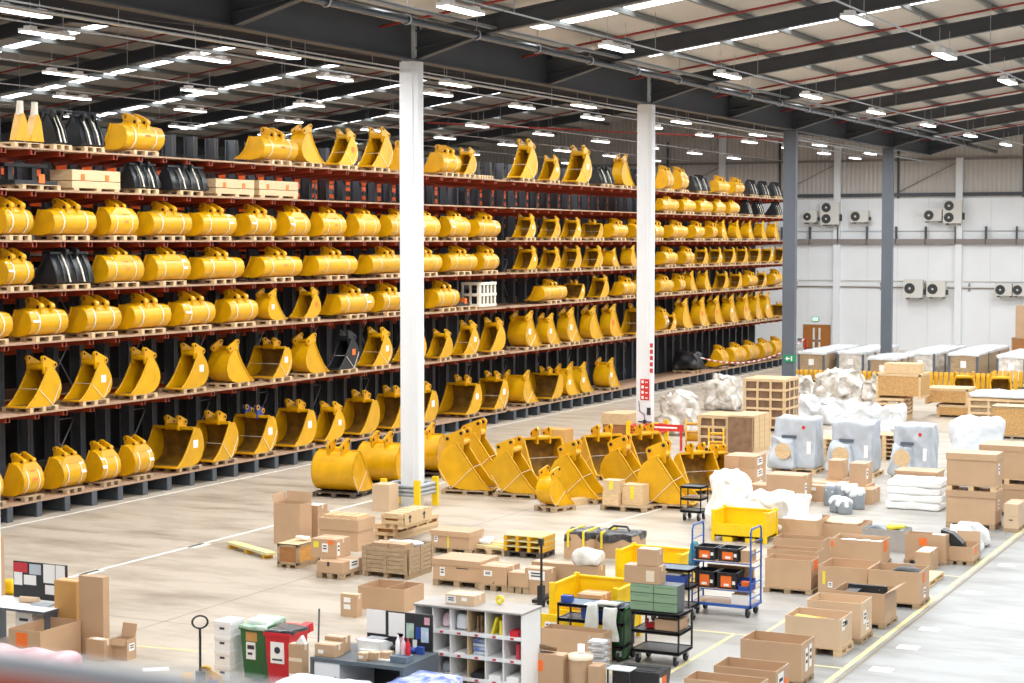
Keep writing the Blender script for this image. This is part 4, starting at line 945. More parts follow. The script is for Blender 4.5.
# ------------------------------------------------------------------ cartons in front of the machines
x, y, z, w, d, h = D['st30']
for i in range(2):
    for j in range(3):
        carton(None, f'carton in the stack before the slatted crate, {("left", "right")[i]} column, {("bottom", "middle", "top")[j]}', b=(x+i*w/2+.003, y, .003+j*h/3, w/2-.006, d, h/3-.006), tape=True, labs=[('r', 'paper', .45, .5, .5, .22)] if i else ())
carton('ct31', 'wide carton with white end label left of the machines, front', labs=[('r', 'paper', .3, .55, .2, .3)])
carton('ctn1', 'tall carton behind the wrapped grey cans', labs=[('f', 'paper', .3, .8, .14, .1)])
carton('ct31b', 'flat carton behind the wide carton, before the left machine')
x, y, z, w, d, h = D['ct31']; carton(None, 'carton lying left of the wide carton', b=(x-.75, y+.6, 0, .7, .7, .42))
carton(None, 'small carton leaning by the white plastic heap', b=(x-1.1, y+.1, 0, .4, .5, .3))
for k, l in (('bx32a', 'square carton before the middle machine, left of two'), ('bx32b', 'square carton before the middle machine, right of two')):
    x, y, z, w, d, h = D[k]; carton(None, 'flat carton under the '+l, b=(x-.05, y-.05, .003, w+.15, d, z-.008), tape=False); carton(k, l, labs=[('r', 'paper', .3, .5, .2, .3)] if k == 'bx32b' else ())
carton('ct32', 'long carton before the right machine', lid=.06)
x, y, z, w, d, h = D['ct32']; carton(None, 'carton under the long carton before the right machine', b=(x, y, .003, w+.1, d, z-.006), tape=False)
x, y, z, w, d, h = D['ct33']; carton('ct33', 'small carton right of the wrapped grey cans', col='card'); carton(None, 'long flat carton behind the wrapped grey cans', b=(x-1.5, y+.8, 0, 1.4, .8, .45), labs=[('f', 'paper', .4, .55, .14, .2)])
x, y, z, w, d, h = D['cans']
for i, (ux, uy, hh) in enumerate(((.12, .75, .6), (.36, .78, .62), (.6, .8, .6), (.86, .6, .55), (.55, .25, .4), (.8, .15, .38))):
    t = thing('wrapped_can', f'grey can under clear plastic, {ORD[i]} of six before the middle machine', 'can', (x+ux*w, y+uy*d, 0), 0, 'grey cans under plastic')
    MB().lathe([(.05, 0), (.2, 0), (.21, .05), (.21, hh-.1), (.17, hh-.02), (.06, hh)], n=14).build('can_body', 'grey_p', t)
    m = wobble(gridbox(.48, .48, .26, 8, .12, .6), .04, 40+i); m.xf(Matrix.Translation((0, 0, hh-.2))); m.build('plastic_cap', 'film', t)
for (sx, sy), nm in zip(PST, ('left and middle', 'middle and right')):
    for i in range(6): pallet(f'pallet in the stack between the {nm} wrapped machines, {ORD[i]} from the floor', (sx, sy, .146*i), 0, 'wood', 'stacked pallets between the wrapped machines', 1.0, 1.2)
# ------------------------------------------------------------------ slatted crates and wrapped lumps at the back
crate_slat('crA0', 'tallest slatted crate with window-like gaps, left of the grey column', 3, 3, 5, fill='cfill')
crate_slat('crB', 'low slatted crate in front of the tallest crate', 2, 2, 3, fill='cfill')
crate_slat('crC', 'plank-sided crate with a weathered front beside the low slatted crate', 2, 3, 3, fill='ply', plank=True, mat='wood')
x, y, z, w, d, h = D['crC']
loose('wood_sheet', 'weathered board leaning on the plank-sided crate', 'board', MB().box(-w*.48, -.012, 0, w*.48, .012, h*.96), 'cfill', (x+w/2, y-.06, .02))
for i, (px, py, w, d, h) in enumerate(LUMPS):
    wrapped(None, f'wrapped machine part in clear film, {ORD[i]} from the left in the back group', 'film_b', .15, 26, .4, 'wrapped_part', b=(px-w/2, py, 0, w, d, h), top=.62)
for i, (px, py, w, h) in enumerate(FILMS): wrapped(None, f'crumpled clear film heap, {ORD[i]} from the left behind the wrapped machines', 'film', .12, 24, .2, 'film_heap', b=(px-w/2, py, 0, w, .9, h), top=.7, cat='plastic film')
# strand board crates
def osb(k, label, b=None):
    b = b or D[k]; t, w, d, h = root_of(b, 'strand_board_crate', label, 'crate')
    MB().box(-w/2, -d/2, .1, w/2, d/2, h).build('panel', 'osb', t)
    m = MB()
    for x in (-w/2-.01, w/2-.08): m.box(x, -d/2-.02, 0, x+.09, -d/2, h)
    m.box(-w/2-.01, -d/2-.02, h-.09, w/2+.01, d/2+.02, h+.02).box(w/2, d/2-.09, 0, w/2+.02, d/2, h)
    m.build('batten', 'wood', t)
    m = MB()
    for x in (-w/2, w/2-.12): m.box(x, -d/2, 0, x+.12, d/2, .1)
    m.build('skid', 'wood', t)
x, y, z, w, d, h = D['osb1']
crate_slat(None, 'slatted base crate under the strand board crate', 2, 2, 4, b=(x, y, 0, w*.62, d, .95), fill=None); osb('osb1', 'strand board crate on a slatted base, left one', b=(x, y, .98, w, d, h*1.0))
carton(None, 'pale long box on top of the left strand board crate', b=(x+.3, y+.1, .98+h+.03, w*.8, d*.6, .42), col='wood', tape=False, name='wooden_box', cat='box', labs=[])
x, y, z, w, d, h = D['osb2']
osb('osb2', 'long strand board crate beside the slatted crate', b=(x, y, .55, w*1.15, d, h)); osb(None, 'strand board crate below the long one', b=(x+.5, y+.05, 0, w*.9, d*.9, .53))
crate_slat('slat', 'large slatted crate with plastic over it at the right edge', 3, 4, 4, fill='wood_g')
x, y, z, w, d, h = D['slat']; wrapped(None, 'clear plastic lying on the large slatted crate', 'film', .06, 14, .08, 'plastic_sheet', b=(x, y, h+.03, w, d, .2), cat='plastic sheet')
crate_ply(None, 'orange plywood crate at the right edge behind the cartons', b=(x+w*.6, y-2.6, 0, 1.6, 1.2, 1.25), front='osb')
# rows of yellow castings on dark stands
k = 0
for i, (px, py, nrow, hh) in enumerate(TEETH):
    t = thing('dark_stand', f'low dark stand carrying yellow castings, {ORD[i]} from the left', 'stand', (px+nrow*.13, py, 0))
    MB().box(-nrow*.13-.05, -.35, .24, nrow*.13+.05, .35, .3).build('stand_top', 'blackm', t)
    for s in (-1, 1): MB().box(s*nrow*.13-.05, -.33, 0, s*nrow*.13+.05, .33, .24).build('leg', 'blackm', t)
    for j in range(nrow):
        if k >= 110: break
        o = MB().prism([(-.11, 0), (.11, 0), (.1, hh*.8), (.05, hh), (-.05, hh), (-.1, hh*.8)], 'x', -.09, .09).build('yellow_casting', 'yellow', None, (px+.26*j+.13, py, .302)) if k == 0 else None
        if k == 0: C0 = o
        else: o = C0.copy(); COL.objects.link(o); o.location = (px+.26*j+.13, py, .302); o.scale = (1, 1, hh/TEETH[0][3])
        tag(o, f'upright yellow casting, {ORD[min(j, 19)]} from left on the {ORD[i]} dark stand', 'casting', 'yellow castings on the dark stands'); k += 1
for i, (px, py) in enumerate(YB_):
    bucket('B', .9, ('yellow bucket wrapped in film at the back right, left of two', 'yellow bucket wrapped in film at the back right, right of two')[i], (px, py, .3), R(200), .85, None, straps=False)
    wrapped(None, ('film at the foot of the left back bucket', 'film at the foot of the right back bucket')[i], 'film', .06, 10, .12, 'film_heap', b=(px-.2, py-1.1, 0, 1.2, .5, .7), top=.7, cat='plastic film')
    pallet(('stacked pallet under the left back bucket', 'stacked pallet under the right back bucket')[i], (px, py-.5, .15), 0, 'wood_g', None, 1.2, 1.0)
# long wrapped crates before the back wall
for i, (px, py, w, d, h) in enumerate(LONG):
    t = thing('long_wrapped_crate', f'long film-wrapped crate before the back wall, {ORD[i]} from the left', 'crate', (px+w/2, py+d/2, 0), 0, 'long wrapped crates before the back wall')
    MB().box(-w/2, -d/2, .12, w/2, d/2, h).build('crate_body', 'film_b' if i % 2 else 'wood_g', t)
    m = wobble(gridbox(w+.1, d+.1, .2, 12, .06), .02, i+60); m.xf(Matrix.Translation((0, 0, h-.12))); m.build('film_cover', 'film', t)
    for x in (-w/2-.02, w/2-.12): MB().box(x, -d/2-.03, .0, x+.14, -d/2+.02, h).build('corner_post', 'steel', t)
    for v in (.3, .65): MB().box(w/2, -d/2+d*v, .0, w/2+.03, -d/2+d*v+.25, h).build('side_post', 'steel', t)
    MB().box(-.15, -d/2-.02, h*.5, .15, -d/2, h*.75).build('paper_label', 'paper', t)
    m = MB()
    for x in (-w/2, -.06, w/2-.12): m.box(x, -d/2, 0, x+.12, d/2, .12)
    m.build('skid', 'wood_g', t)
carton(None, 'brown carton on the long crates at the right edge', b=(-20.55, 112.5, 1.905, 1.6, 1.2, 1.9), tape=True)
crate_ply(None, 'plywood crate under the brown carton at the right edge', b=(-20.7, 112.2, 0, 2.2, 1.8, 1.9))
# red and white chain barrier before the far rack bay
t = thing('chain_barrier', 'red and white plastic chain hanging across the far rack bay', 'chain', (0, 0, 0))
PA, PB = Vector((-33.7, 93.4, 1.4)), Vector((-33.4, 112, 1.6)); m1, m2 = MB(), MB(); pts = []
for i in range(41):
    u = i/40; p = PA.lerp(PB, u); p.z -= 1.0*4*u*(1-u)*.8; pts.append(p)
for i in range(40): (m1 if i % 2 else m2).tube(pts[i], pts[i+1], .04, 5)
m1.build('red_links', 'flagred', t); m2.build('white_links', 'paper', t)
tag(MB().cb(0, 0, 0, .12, .12, 1.6).build('barrier_post', 'flagred', None, (-33.4, 112, 0)), 'red post holding the far end of the chain', 'post')
mb = wobble(gridbox(1.6, 1.5, 1.0, 14, .3, .8), .09, 77); o = loose('black_hose_bundle', 'black bundle on the floor-level shelf beyond the white column', 'bundle', mb, 'blackp', (-34.9, 94.6, .63))
pallet('pallet under the black bundle on the right rack', (-34.9, 94.6, .475), R(90), 'wood', None, 1.4, 1.2)
# crates and prongs on the left rack upper shelves
for i, y in enumerate((39.85, 40.45)):
    t = thing('wrapped_bracket', ('yellow prong with wrapped white tip, left of two on the top shelf', 'yellow prong with wrapped white tip, right of two on the top shelf')[i], 'bracket', (XF-.35, y, LV[0]+.19))
    MB().prism([(-.26, 0), (.3, 0), (.2, .55), (.1, .75), (-.02, .75), (-.1, .5)], 'x', -.12, .12).build('prong', 'yellow', t)
    MB().tube((0, .04, .7), (0, .06, 1.1), .11, 8, .09).build('wrapped_tip', 'strap', t)
pallet('pallet under the two yellow prongs', (XF-.7, 40.1, LV[0]), R(90), 'wood', None, 1.2, 1.0)
def rack_crate(y, L, h, label, z=LV[1]):
    t = thing('timber_crate', label, 'crate', (XF-.6, y, z))
    MB().box(-.4, -L/2, .1, .4, L/2, h*.5-.01).box(-.4, -L/2, h*.5+.01, .4, L/2, h).build('boards', 'wood', t)
    m = MB()
    for u in (-.46, 0, .38): m.box(-.4, u*L, 0, .4, u*L+.1*L, .1)
    m.box(-.4, -L/2, 0, .4, L/2, .02); m.build('skid', 'wood', t)
    for u in (-.3, .2): MB().box(.4, u*L-.05, h*.5, .41, u*L+.12, h*.8).build('orange_mark', 'orange', t)
rack_crate(43.0, 2.2, .62, 'long timber crate, leftmost on the second shelf of the left rack')
rack_crate(50.1, 2.2, .58, 'long timber crate, middle of three on the second shelf')
rack_crate(52.7, 2.4, .6, 'long timber crate, rightmost of three on the second shelf')
t = thing('black_attachment', 'black attachment with orange tag, left end of the second shelf', 'attachment', (XF-.7, 40.6, LV[1]+.146))
MB().box(-.3, -.9, 0, .3, .9, .12).box(-.25, -.7, .12, -.1, -.5, .55).box(-.25, .3, .12, -.1, .5, .6).box(-.3, -.9, .5, -.05, .9, .6).build('frame', 'blackm', t); MB().box(.3, .1, .05, .31, .35, .3).build('orange_tag', 'orange', t)
pallet('pallet under the black attachment on the second shelf', (XF-.7, 40.6, LV[1]), R(90), 'wood', None, 1.6, 1.0)
t = thing('slatted_crate', 'white slatted crate at the right end of the fifth shelf', 'crate', (XF-.6, 68.5, LV[4]))
m = MB()
for i in range(5): m.box(.4, -.75+.34*i, .1, .45, -.62+.34*i, 1.05)
for z in (.08, .52, .98): m.box(.45, -.75, z, .48, .75, z+.12)
for i in range(3): m.box(-.4+.36*i, -.78, .1, -.3+.36*i, -.75, 1.05)
for z in (.08, .52, .98): m.box(-.4, -.81, z, .45, -.78, z+.12)
m.build('slats', 'strap', t); MB().box(-.4, -.74, 0, .4, .74, .1).build('base', 'wood', t); MB().box(-.3, -.6, .1, .25, .6, .8).build('packed_goods', 'blackm', t)
t = thing('black_attachment', 'dark attachment with an orange tag left of the white slatted crate', 'attachment', (XF-.7, 66.7, LV[4]+.146))
MB().box(-.3, -.6, 0, .3, .6, .15).box(-.3, -.3, .15, .1, .3, .55).build('frame', 'blackm', t); MB().box(.1, .1, .1, .33, .3, .32).build('orange_tag', 'orange', t)
pallet('pallet under the dark attachment on the fifth shelf', (XF-.6, 66.7, LV[4]), R(90), 'wood', None, 1.4, 1.0)
for i, y in enumerate((67.9, 68.6)): pallet(('empty pallet, left of two at the right end of the top shelf', 'empty pallet, right of two at the right end of the top shelf')[i], (XF-.6, y, LV[0]+.15*i*0), R(90), 'wood', None, .6, 1.0)
# ------------------------------------------------------------------ crates and cartons in the middle of the floor
carton('tall24', 'tall open carton with raised flaps left of the slatted crates', True, flaps=2|8)
carton('b24', 'pair-topped carton behind the small plywood crate', tape=False)
x, y, z, w, d, h = D['b24']
for i in range(2): carton(None, ('flat carton with pale top, left of two behind the plywood crate', 'flat carton with pale top, right of two behind the plywood crate')[i], b=(x+.02+i*w*.5, y, h+.003, w*.48, d*.8, .2), labs=[('t', 'paper', .5, .5, w*.4, d*.6)])
carton('bx23', 'large brown carton with a collar behind the lettered carton', tape=False, lid=.28)
x, y, z, w, d, h = D['bx23']
for i in range(4): loose('wooden_offcut', f'pale wooden offcut on the large brown carton, {ORD[i]} from the left', 'offcut', MB().box(-.1, -.3, 0, .1, .3, .07), 'wood', (x+.15+.26*i, y+d*.5, h+.015), 'offcuts on the brown carton')
crate_ply('wc1', 'small plywood crate, leftmost on the open floor')
x, y, z, w, d, h = D['wc1']
loose('white_bag', 'crumpled white paper on the small plywood crate', 'paper', wobble(gridbox(.3, .22, .1, 8, .04), .03, 21), 'paper', (x+w*.55, y+d*.6, h+.01))
carton('oc20', 'narrow carton with a white top beside the small plywood crate', labs=[('t', 'paper', .5, .5, .28, .28), ('f', 'paper', .55, .25, .16, .14)])
carton('oc21', 'wide low carton with a dark corner mark on a pallet', pal='pallet under the wide low carton with dark mark', labs=[('r', 'paper', .6, .6, .4, .2), ('f', 'ink', .45, .8, .06, .1)])
x, y, z, w, d, h = D['oc22']
carton('oc22', 'carton with yellow, white and orange labels above the wide low carton', b=(x-.05, y-.75, D['oc21'][2]+D['oc21'][5]+.004, w, d*.8, h), labs=[('f', 'ytape', .2, .7, .14, .14), ('f', 'paper', .55, .55, .16, .2), ('f', 'orange', .78, .85, .14, .1), ('r', 'paper', .15, .5, .1, .3)])
crate_slat('wc2', 'weathered plank crate with open top, nearest of the crates', 2, 2, 2, mat='wood_g', fill=None, plank=True, top=False)
x, y, z, w, d, h = D['wc2']
for i in range(2): carton(None, ('flat carton in the plank crate, left of two', 'flat carton in the plank crate, right of two')[i], b=(x+.14+i*.46, y+.12, .125, .42, .4, h-.06), tape=False)
loose('film_sheet', 'white film lying in the plank crate', 'plastic sheet', wobble(gridbox(w-.3, .42, .1, 10, .04), .02, 23), 'film', (x+w/2, y+d-.34, h-.08))
loose('packing', 'dark packing below the film in the plank crate', 'packing', MB().box(-w/2+.15, -.2, 0, w/2-.15, .2, h-.23), 'card', (x+w/2, y+d-.34, .125))
crate_slat('cr26', 'long low pine crate with ply front, lower of two by the white column', 1, 4, 1, fill='ply', mat='wood')
crate_slat('cr27', 'pine crate with two arrow marks, upper of two by the white column', 1, 3, 1, fill='ply', b=(D['cr27'][0], D['cr27'][1]-.25, .39+.035, D['cr27'][3], D['cr27'][4], .36))
x, y, z, w, d, h = (D['cr27'][0], D['cr27'][1]-.25, .39+.035, D['cr27'][3], D['cr27'][4], .36)
t = loose('stencil_panel', 'pale panel with black arrow marks on the upper pine crate', 'panel', MB().box(0, -d/2+.1, 0, .02, d/2-.1, h*.8), 'wood', (x+w+.04, y+d/2, z+.08))
for u in (-.45, .3): MB().box(.02, u-.03, .05, .023, u+.03, .2).prism([(u-.09, .17), (u+.09, .17), (u, .26)], 'x', .02, .023).build('arrow_mark', 'ink', t)
carton('bx28', 'plain upright carton leaning by the foot of the white column', col='card_l', tape=False)
t = carton('oc29', 'wide open carton with inner divider behind the black pinboard bench', True, flaps=0)
_, _, _, w, d, h = D['oc29']; MB().box(w*.12, -d/2+.02, .02, w*.12+.014, d/2-.02, h).build('divider', 'card_in', t)
carton('bx30', 'small upright carton with two white labels by the wide open carton', labs=[('f', 'paper', .4, .75, .16, .1), ('f', 'paper', .4, .45, .16, .1)])
for k, l, la in (('pc1', 'carton with yellow tape behind the nearest cartons, beside yellow pallets', [('f', 'ytape', .45, .5, .05, .4), ('f', 'paper', .12, .5, .1, .16)]), ('pc2', 'large strapped carton with overhanging lid in the centre', [('f', 'paper', .2, .4, .12, .2), ('f', 'ink', .62, .62, .3, .02)]),
                 ('pc3', 'paired carton with white label right of the strapped carton', [('f', 'paper', .3, .6, .2, .12), ('f', 'ink', .5, .1, .012, .05)]), ('pc4', 'small carton right of the paired carton', []), ('pc5', 'square carton with white notice before the yellow bin', [('f', 'paper', .5, .75, .4, .2)])):
    p = {'pc1': 'pallet under the carton with yellow tape', 'pc2': 'pallet under the large strapped carton', 'pc3': 'pallet under the paired carton', 'pc4': 'pallet under the small carton by the pair'}.get(k)
    b = D[k]
    if p and b[2] < .145: b = (b[0], b[1], .147, b[3], b[4], max(.2, b[5]-.04))
    carton(k, l, pal=p, labs=la, lid=.12 if k in ('pc1', 'pc2') else 0, b=b)
    if k == 'pc2': MBs = None
x, y, z, w, d, h = D['pc5']
loose('paper_fan', 'spread of printed paper standing on the square carton', 'paper', MB().prism([(-.28, 0), (.28, .02), (.2, .3), (0, .42), (-.25, .3)], 'y', -.03, .0), 'card_l', (x+w*.3, y+d*.5, h+.02)) if False else None
carton(None, 'long flat carton resting across behind the square carton', b=(x-.1, y+.55, 0, 1.6, .4, .62), labs=[('f', 'paper', .1, .7, .3, .2)])
mb = wobble(gridbox(.62, .5, .3, 14, .13), .04, 31); loose('film_bundle', 'beige film bundle behind the yellow bin', 'plastic film', mb, 'film_b', (x+1.2, y+.75, .63))
# black-sheeted cartons
x, y, z, w, d, h = D['bk1']; carton('bk1', 'carton under black sheeting, left of the pair', tape=False)
x2, y2, z2, w2, d2, h2 = D['bk2']; carton('bk2', 'long carton under black sheeting, right of the pair', tape=False)
for i, (q, l) in enumerate(((D['bk1'], 'black sheet tied over the left carton with yellow tape'), (D['bk2'], 'black sheet tied over the right long carton'))):
    x, y, z, w, d, h = q; t = thing('black_sheet', l, 'sheet', (x+w/2, y+d/2, h-.16))
    wobble(gridbox(w+.03, d+.03, .22, 18, .05), .028, 50+i).build('sheet', 'liner', t)
    for u in ((-.2,) if i else (-.3, .35)): MB().box(u*w-.03, -d/2-.04, -.16, u*w+.03, -d/2-.03, .2).box(u*w-.03, -d/2-.04, .2, u*w+.03, d/2+.02, .25).build('yellow_tape', 'ytape', t)
    if i: MB().path([(-.2, -.1, .26), (-.1, .0, .34), (.25, .0, .34), (.35, -.1, .26)], .03, 6).build('rolled_strap', 'blackp', t)
# yellow pallets
x, y, z, w, d, h = D['ypal']
pallet('dark pallet under the stack of yellow boards', (x+w/2, y+d/2, 0), 0, 'wood_d', None, w, d)
for i in range(3):
    t = thing('yellow_pallet', ('yellow slatted frame, bottom of the stack', 'yellow slatted frame, middle of the stack', 'yellow slatted frame, top of the stack')[i], 'slatted frame', (x+w/2, y+d/2, .147+i*.135), 0, 'stack of yellow slatted frames')
    m = MB()
    for k in range(6): m.box(-w/2, -d/2+d*k/6+.015, .1, w/2, -d/2+d*(k+1)/6-.015, .128)
    m.build('slats', 'mark_y', t); m = None
    for k in range(4): MB().box(-w/2+(w-.08)*k/3, -d/2, 0, -w/2+(w-.08)*k/3+.08, d/2, .1).build('bearer', 'yellow', t)
x, y, z, w, d, h = D['ystrip']; pallet('pale pallet under loose yellow boards', (x+w/2, y+d/2, 0), 0, 'wood', None, w, d)
for i in range(5):
    o = loose('yellow_board', f'loose yellow board on the pale pallet, {ORD[i]} from the front', 'board', MB().box(-.45, -.06, 0, .45, .06, .05), 'yellow' if i % 2 else 'mark_y', (x+w/2+.08*(i % 2), y+.1+.15*i, .15+.0*i), 'loose yellow boards'); o.rotation_euler[2] = R(4*i-8)
loose('white_film', 'white film scrap on the loose yellow boards', 'plastic film', wobble(gridbox(.45, .4, .14, 8, .05), .04, 61), 'film', (x+.15, y+d-.1, .205))
mb = MB().box(-.13, -1.05, .1, .13, 1.05, .16)
t = thing('yellow_ramp', 'long yellow board lying on the open floor left of the plywood crate', 'board', (-25.3, 37.6, 0), R(62)); mb.build('board', 'mark_y', t)
for u in (-.9, 0, .85): MB().box(-.13, u, 0, .13, u+.1, .1).build('bearer', 'yellow', t)
# crate pallet before the big buckets
P0 = PALC; pallet('pallet carrying three small pine crates before the big buckets', (P0[0], P0[1], 0), 0, 'wood_g', None, 1.35, 1.05)
for l, dx, dy, w, h, z in (('small pine crate, lower left of three on the pallet', -.42, -.25, .48, .34, 0), ('small pine crate with yellow tape, upper left of three', -.4, -.22, .5, .36, .345), ('largest of three pine crates on the pallet', .16, .05, .62, .58, 0)):
    t = thing('pine_box', l, 'crate', (P0[0]+dx, P0[1]+dy, .146+z)); MB().box(-w/2, -w*.45, 0, w/2, w*.45, h).build('boards', 'wood', t); MB().box(-w/2-.004, -w*.45-.004, h-.03, w/2+.004, w*.45+.004, h+.004).build('lid', 'wood', t)
    if z or w > .6: MB().box(-.06, -w*.45-.006, h*.3, .06, -w*.45-.002, h*.95).build('yellow_tape', 'ytape', t)
t = thing('timber_offcut', 'pale timber beam lying left of the crate pallet', 'timber', (P0[0]-1.75, P0[1]+.0, 0), R(-20)); MB().box(-.14, -.55, .0, .14, .55, .2).build('beam', 'wood', t)
pl = P0
# long timber box and cartons by the second white column
t = thing('timber_box', 'long timber box on cartons left of the second white column', 'box', (TBX[0], TBX[1], .6)); MB().box(-.55, -.8, 0, .55, .8, .42).build('boards', 'wood', t)
carton(None, 'carton under the long timber box by the second column', b=(TBX[0]-.5, TBX[1]-.75, 0, 1.0, 1.5, .595), col='ply', tape=False)
carton(None, 'wooden case behind the big floor buckets', b=(-28.9, 62.4, 0, 1.0, .8, .62), col='card_o', tape=False)
# ------------------------------------------------------------------ yellow steel bins
def stillage(k, label, sign=None, front=.55):
    x, y, z, w, d, h = D[k]; t = thing('steel_bin', label, 'bin', (x+w/2, y+d/2, 0)); e = .03; b0 = .12
    MB().box(-w/2, -d/2, b0, w/2, d/2, b0+.04).build('bin_floor', 'yellow2', t)
    MB().box(-w/2, d/2-e, b0, w/2, d/2, h).build('back_wall', 'yellow2', t); MB().box(-w/2, -d/2, b0, -w/2+e, d/2, h).build('side_wall', 'yellow2', t); MB().box(w/2-e, -d/2, b0, w/2, d/2, h).build('side_wall', 'yellow2', t)
    MB().box(-w/2, -d/2, b0, w/2, -d/2+e, b0+(h-b0)*front).build('drop_front', 'yellow2', t)
    MB().box(-w/2, d/2-.06, h, w/2, d/2+.02, h+.04).box(-w/2-.02, -d/2, h, -w/2+.05, d/2, h+.04).box(w/2-.05, -d/2, h, w/2+.02, d/2, h+.04).build('rim', 'yellow2', t)
    for sx in (-1, 1):
        for sy in (-1, 1): MB().cb(sx*(w/2-.03), sy*(d/2-.03), 0, .09, .09, h+.08).build('corner_post', 'yellow2', t)
    MB().box(-w*.3, -d/2, 0, -w*.12, d/2, b0).box(w*.12, -d/2, 0, w*.3, d/2, b0).build('fork_channel', 'yellow2', t)
    if sign:
        f, u, v = sign
        pl_ = MB(); 
        if f == 'r': pl_.box(w/2-e-.004, u*d-.11, v*h-.13, w/2-e, u*d+.11, v*h+.13); q = pl_.build('sign_plate', 'paper', t); MB().box(w/2-e-.007, u*d-.08, v*h-.1, w/2-e-.004, u*d+.08, v*h+.06).build('dark_panel', 'inkblue', q)
        else: pl_.box(u*w-.13, d/2-e-.004, v*h-.13, u*w+.13, d/2-e, v*h+.13); q = pl_.build('sign_plate', 'paper', t); MB().box(u*w-.1, d/2-e-.007, v*h-.1, u*w+.1, d/2-e-.004, v*h+.06).build('dark_panel', 'inkblue', q)
    return t
stillage('by1', 'yellow steel bin behind the grey-topped cart, dark sign plate inside', ('b', .28, .7))
stillage('by2', 'yellow steel bin half hidden behind the black carts', None)
stillage('by3', 'yellow steel bin before the white plastic heap, by the trolley', ('r', .05, .66))
x, y, z, w, d, h = D['by1']
t = thing('yellow_gate', 'low yellow panel with dark sign in front of the yellow bin', 'panel', (x+.1, y-.45, 0)); MB().box(-.45, 0, .0, .5, .04, .62).build('panel', 'yellow2', t); MB().box(.0, -.006, .2, .24, 0, .48).build('sign_plate', 'paper', t); MB().box(.02, -.009, .24, .22, -.006, .44).build('dark_panel', 'inkblue', t)
carton(None, 'carton inside the yellow steel bin behind the cart', b=(x+.35, y+.5, .165, .5, .5, .7))
# white plastic heap left of the yellow bin
x, y, z, w, d, h = D['by3']
wrapped(None, 'tall white plastic sack at the left of the heap', 'bubble', .1, 18, .28, 'plastic_sack', b=(x-.75, y+1.3, 0, 1.2, .9, 1.6), top=.7, cat='plastic sack')
wrapped(None, 'long low white plastic heap behind the yellow bin', 'bubble', .1, 20, .25, 'plastic_heap', b=(x+.35, y+1.25, 0, 1.2, 1.0, 1.1), top=.9, cat='plastic heap')
wrapped(None, 'white plastic sack at the right end of the heap', 'bubble', .08, 16, .22, 'plastic_sack', b=(x+1.3, y+1.6, 0, .7, .8, 1.1), top=.8, cat='plastic sack')
t = thing('blue_drum', 'small blue container beside the white sacks', 'container', (-15.2, 49.3, 0)); MB().cb(0, 0, 0, .36, .3, .6).build('body', 'mat', t); MB().box(-.16, -.18, .3, .1, -.175, .5).build('paper_label', 'paper', t); MB().lathe([(.08, .62), (.08, .68), (.0, .7)], n=10).build('cap', 'paper', t)
carton(None, 'low carton under the blue container', b=(x+2.45, y+.3, 0, 1.2, .45, .35), tape=False) if False else None
# ------------------------------------------------------------------ trolleys and carts
def castors(t, w, d, r=.09):
    for sx in (-1, 1):
        for sy in (-1, 1):
            c = MB().tube((sx*(w/2-.1)-.025, sy*(d/2-.1), r), (sx*(w/2-.1)+.025, sy*(d/2-.1), r), r, 14).build('wheel', 'rubber', t)
            MB().box(sx*(w/2-.1)-.045, sy*(d/2-.1)-.04, r*1.1, sx*(w/2-.1)+.045, sy*(d/2-.1)+.04, 2*r+.03).build('castor_fork', 'steel_l', c)
def shelf_cart(k, label, zs, top='blackp', frame='blackm', b=None, lipm=None):
    x, y, z, w, d, h = b or D[k]; t = thing('shelf_cart', label, 'cart', (x+w/2, y+d/2, 0)); castors(t, w, d)
    for i, zz in enumerate(zs):
        s = MB().box(-w/2, -d/2, zz-.03, w/2, d/2, zz).build('shelf', top if i == len(zs)-1 else 'blackp', t)
        MB().box(-w/2, -d/2, zz-.05, w/2, -d/2+.02, zz+.012).box(-w/2, d/2-.02, zz-.05, w/2, d/2, zz+.012).box(-w/2, -d/2, zz-.05, -w/2+.02, d/2, zz+.012).box(w/2-.02, -d/2, zz-.05, w/2, d/2, zz+.012).build('shelf_rim', frame, s)
    for sx in (-1, 1):
        for sy in (-1, 1): MB().cb(sx*(w/2-.015), sy*(d/2-.015), zs[0]-.03, .03, .03, zs[-1]-zs[0]+.04).build('post', frame, t)
    return t
shelf_cart('cart2', 'black three-tier cart under the sage green drawer cabinet', (.26, .62, .95))
shelf_cart('cart1', 'black cart with blue-grey top beside the yellow bin', (.3, .72, 1.0), top='mat', b=(D['cart1'][0], D['cart1'][1], 0, 1.3, .6, 1.0))
shelf_cart('cart3', 'tall dark cart with blue-grey top behind the green cabinet', (.35, .75, 1.1), top='mat', b=(D['cart3'][0]-.1, D['cart3'][1], 0, .9, .6, 1.1))
shelf_cart('cart4', 'black shelf cart standing beside the big floor buckets', (.28, .62, .95))
x, y, z, w, d, h = D['cart4']
loose('cart_tray', 'brown tray on the middle shelf of the cart by the buckets', 'tray', MB().box(-.2, -.2, 0, .2, .2, .05), 'card', (x+w/2, y+.3, .623))
